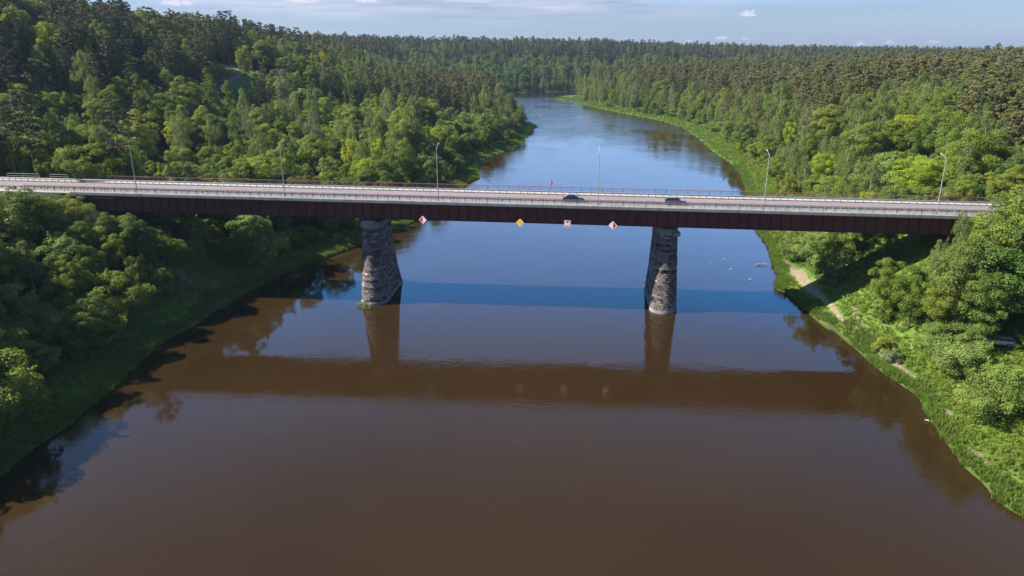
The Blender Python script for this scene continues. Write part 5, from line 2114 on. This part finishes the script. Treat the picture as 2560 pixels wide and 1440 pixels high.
#HERBS
def tuft_mesh(name, mat, n, h, r, wdt, seed, droop=.35):
    rng = np.random.default_rng(seed)
    V, L, C = [], [], []
    for k in range(n):
        a = rng.random() * 6.283
        q = rng.random() ** .6 * r
        b0 = np.array([math.cos(a) * q, math.sin(a) * q, -.05])
        a2 = a + rng.normal() * .7
        hh = h * rng.uniform(.6, 1.15)
        lean = rng.uniform(.1, droop) * hh
        tip = b0 + np.array([math.cos(a2) * lean, math.sin(a2) * lean, hh])
        md = b0 * .5 + tip * .5 + np.array([0, 0, .12 * hh])
        sd_ = np.array([-math.sin(a2 + rng.normal()), math.cos(a2), 0]) * wdt
        b = len(V)
        V += [b0 - sd_, b0 + sd_, md + sd_ * .9, tip, md - sd_ * .9]
        L += [b, b + 1, b + 2, b + 3, b + 4]
        C.append(5)
    me_ = mesh_np(name, V, L, C, [mat])
    a = me_.attributes.new('leaf', 'FLOAT', 'FACE')
    a.data.foreach_set('value', np.clip(.5 + rng.normal(size=len(C)) * .2, 0, 1).astype(np.float32))
    return me_


def herb_mesh(name, mat, seed, h=.7, r=.8, n=150, leaf=.2):
    rng = np.random.default_rng(seed)
    K = 9
    u = unit(rng, K)
    u[:, 2] = np.abs(u[:, 2])
    cs = u * np.array([r * .8, r * .8, h * .6]) + np.array([0, 0, .1])
    v, tone = clump_leaves(cs, rng.uniform(.2, .4, K), rng, n, leaf, .6, .9, u, .5, 0, .7)
    return leaf_mesh(name, v, tone, mat)


grs = [tuft_mesh('grass_tuft', F['grass'], 30, .6, .45, .035, 1), tuft_mesh('grass_tuft', F['grass'], 34, .45, .55, .035, 2),
       tuft_mesh('grass_tuft', F['grass'], 26, .8, .4, .04, 3)]
rds = [tuft_mesh('reed_tuft', F['reed'], 40, .95, .6, .05, 4, .6), tuft_mesh('reed_tuft', F['reed'], 36, .75, .6, .05, 5, .7)]
hrb = [herb_mesh('herb', F['weed'], 6), herb_mesh('herb', F['weed'], 7, .5, .9), herb_mesh('herb', F['broadleaf'], 8, .9, .8, 170),
       herb_mesh('herb', F['weed'], 9, .4, .7, 110)]


def scatter(x0, x1, y0, y1, g, seed, fn):
    rng = np.random.default_rng(seed)
    a, b = jitter_grid(x0, x1, y0, y1, g, rng)
    d_ = river_dist(a, b)
    r_ = right_side(a, b)
    s_, o_ = to_bridge(a, b)
    k = fn(a, b, d_, r_, s_, o_, rng.random(len(a))) & (d_ > .05) & (np.abs(a) < .8 * b + 30)
    a, b = a[k], b[k]
    return np.stack([a, b, ground(a, b)], 1), rng


PATHW = np.array([(68.4, 173.5, 1.2), (68.1, 165.5, 2.1), (65.9, 154.6, 1.9), (65.1, 147.9, 1.5), (64.6, 142.1, 1.1), (64.4, 136.1, .9), (63.9, 132.6, .7), (63.5, 128.9, .7),
                  (63.4, 124.4, 1.0), (63.9, 121.3, 1.1), (64.5, 117.6, .6), (65.0, 113.9, .6), (65.2, 110.3, .7), (65.3, 106.1, .9), (65.4, 102.5, 1.1), (65.8, 99, .5),
                  (64.2, 94, .8), (61.9, 82.6, .8), (61.6, 75.2, .8), (65.6, 128.5, .5)])


def off_path(a, b):
    ok = np.ones(len(a), bool)
    for i in range(15):
        x0_, y0_, w0 = PATHW[i]
        x1_, y1_, w1 = PATHW[i + 1]
        t = np.clip(((a - x0_) * (x1_ - x0_) + (b - y0_) * (y1_ - y0_)) / ((x1_ - x0_) ** 2 + (y1_ - y0_) ** 2), 0, 1)
        ok &= np.hypot(a - x0_ - t * (x1_ - x0_), b - y0_ - t * (y1_ - y0_)) > (w0 + (w1 - w0) * t) * .8 + .15
    for x0_, y0_, w0 in PATHW[16:]:
        ok &= np.hypot(a - x0_, (b - y0_) * .7) > w0
    return ok


def patchy(a, b):
    return np.sin(a * .9 + 2 * np.sin(b * .31)) + np.sin(b * .7 + 1.5 * np.sin(a * .53))


# tall reeds and sedge along the waterline
P1, rg = scatter(-80, 125, 50, 330, .62, 21, lambda a, b, d, r, s, o, q: (d < 2.1 + .9 * np.sin(a * .5 + b * .37)) & (q < .9))
stand('reeds', 'tall green sedge and reeds fringing both waterlines', rds, P1, rg.integers(0, 2, len(P1)), rg.uniform(.6, 1.15, len(P1)), rg.uniform(0, 6.28, len(P1)))
# meadow grass on the banks
P2, rg = scatter(-80, 125, 45, 260, .80, 22, lambda a, b, d, r, s, o, q: (d < np.where(r, np.where(b < 172, 30, 14), 14)) & off_path(a, b) & (q < .9))
P3, rg3 = scatter(-30, 130, 260, 800, 1.5, 23, lambda a, b, d, r, s, o, q: (d < 12) & (q < .9))
P2b = np.concatenate([P2, P3])
scl2 = np.concatenate([rg.uniform(.5, 1.1, len(P2)), rg3.uniform(.9, 1.7, len(P3))])
stand('grass', 'rough meadow grass covering both banks', grs, P2b, rg.integers(0, 3, len(P2b)), scl2, rg.uniform(0, 6.28, len(P2b)))
# leafy herbs and brambles on the slopes
P4, rg = scatter(-84, 112, 50, 176, 1.15, 24, lambda a, b, d, r, s, o, q: np.where(r, (d > 2.2) & (d < 34) & (patchy(a, b) > -.55 - .04 * d) & ~((o > -2) & (o < 17) & (q > .45)),
                                                                             (d > 6) & (d < 26) & (patchy(a, b) > .1)) & off_path(a, b))
P5, rg5 = scatter(-60, 130, 176, 420, 2.2, 25, lambda a, b, d, r, s, o, q: (d > 4.5) & (d < 13) & (q < .7))
P45 = np.concatenate([P4, P5])
scl4 = np.concatenate([rg.uniform(.6, 1.35, len(P4)), rg5.uniform(1.0, 2.0, len(P5))])
stand('undergrowth', 'bright leafy herbs and brambles covering the slopes', hrb, P45, rg.integers(0, 4, len(P45)), scl4, rg.uniform(0, 6.28, len(P45)))
# plants growing at the foot of the left pier
wp = empty('water_plant', (-30.4, 142.1, 0), 'clump of green plants growing in the water against the left pier', 'water plant')
for k, (dx, dy, sc_) in enumerate(((-1.0, .4, 1.3), (-.1, -.6, 1.1), (-1.7, 1.2, 1.0), (.6, -1.3, .8), (-.9, -.5, .9))):
    o = bpy.data.objects.new('leaf_clump', hrb[(0, 2, 1, 3, 0)[k]])
    COL.objects.link(o)
    o.parent = wp
    o.location = (dx, dy, 0)
    o.scale = (sc_, sc_, sc_)
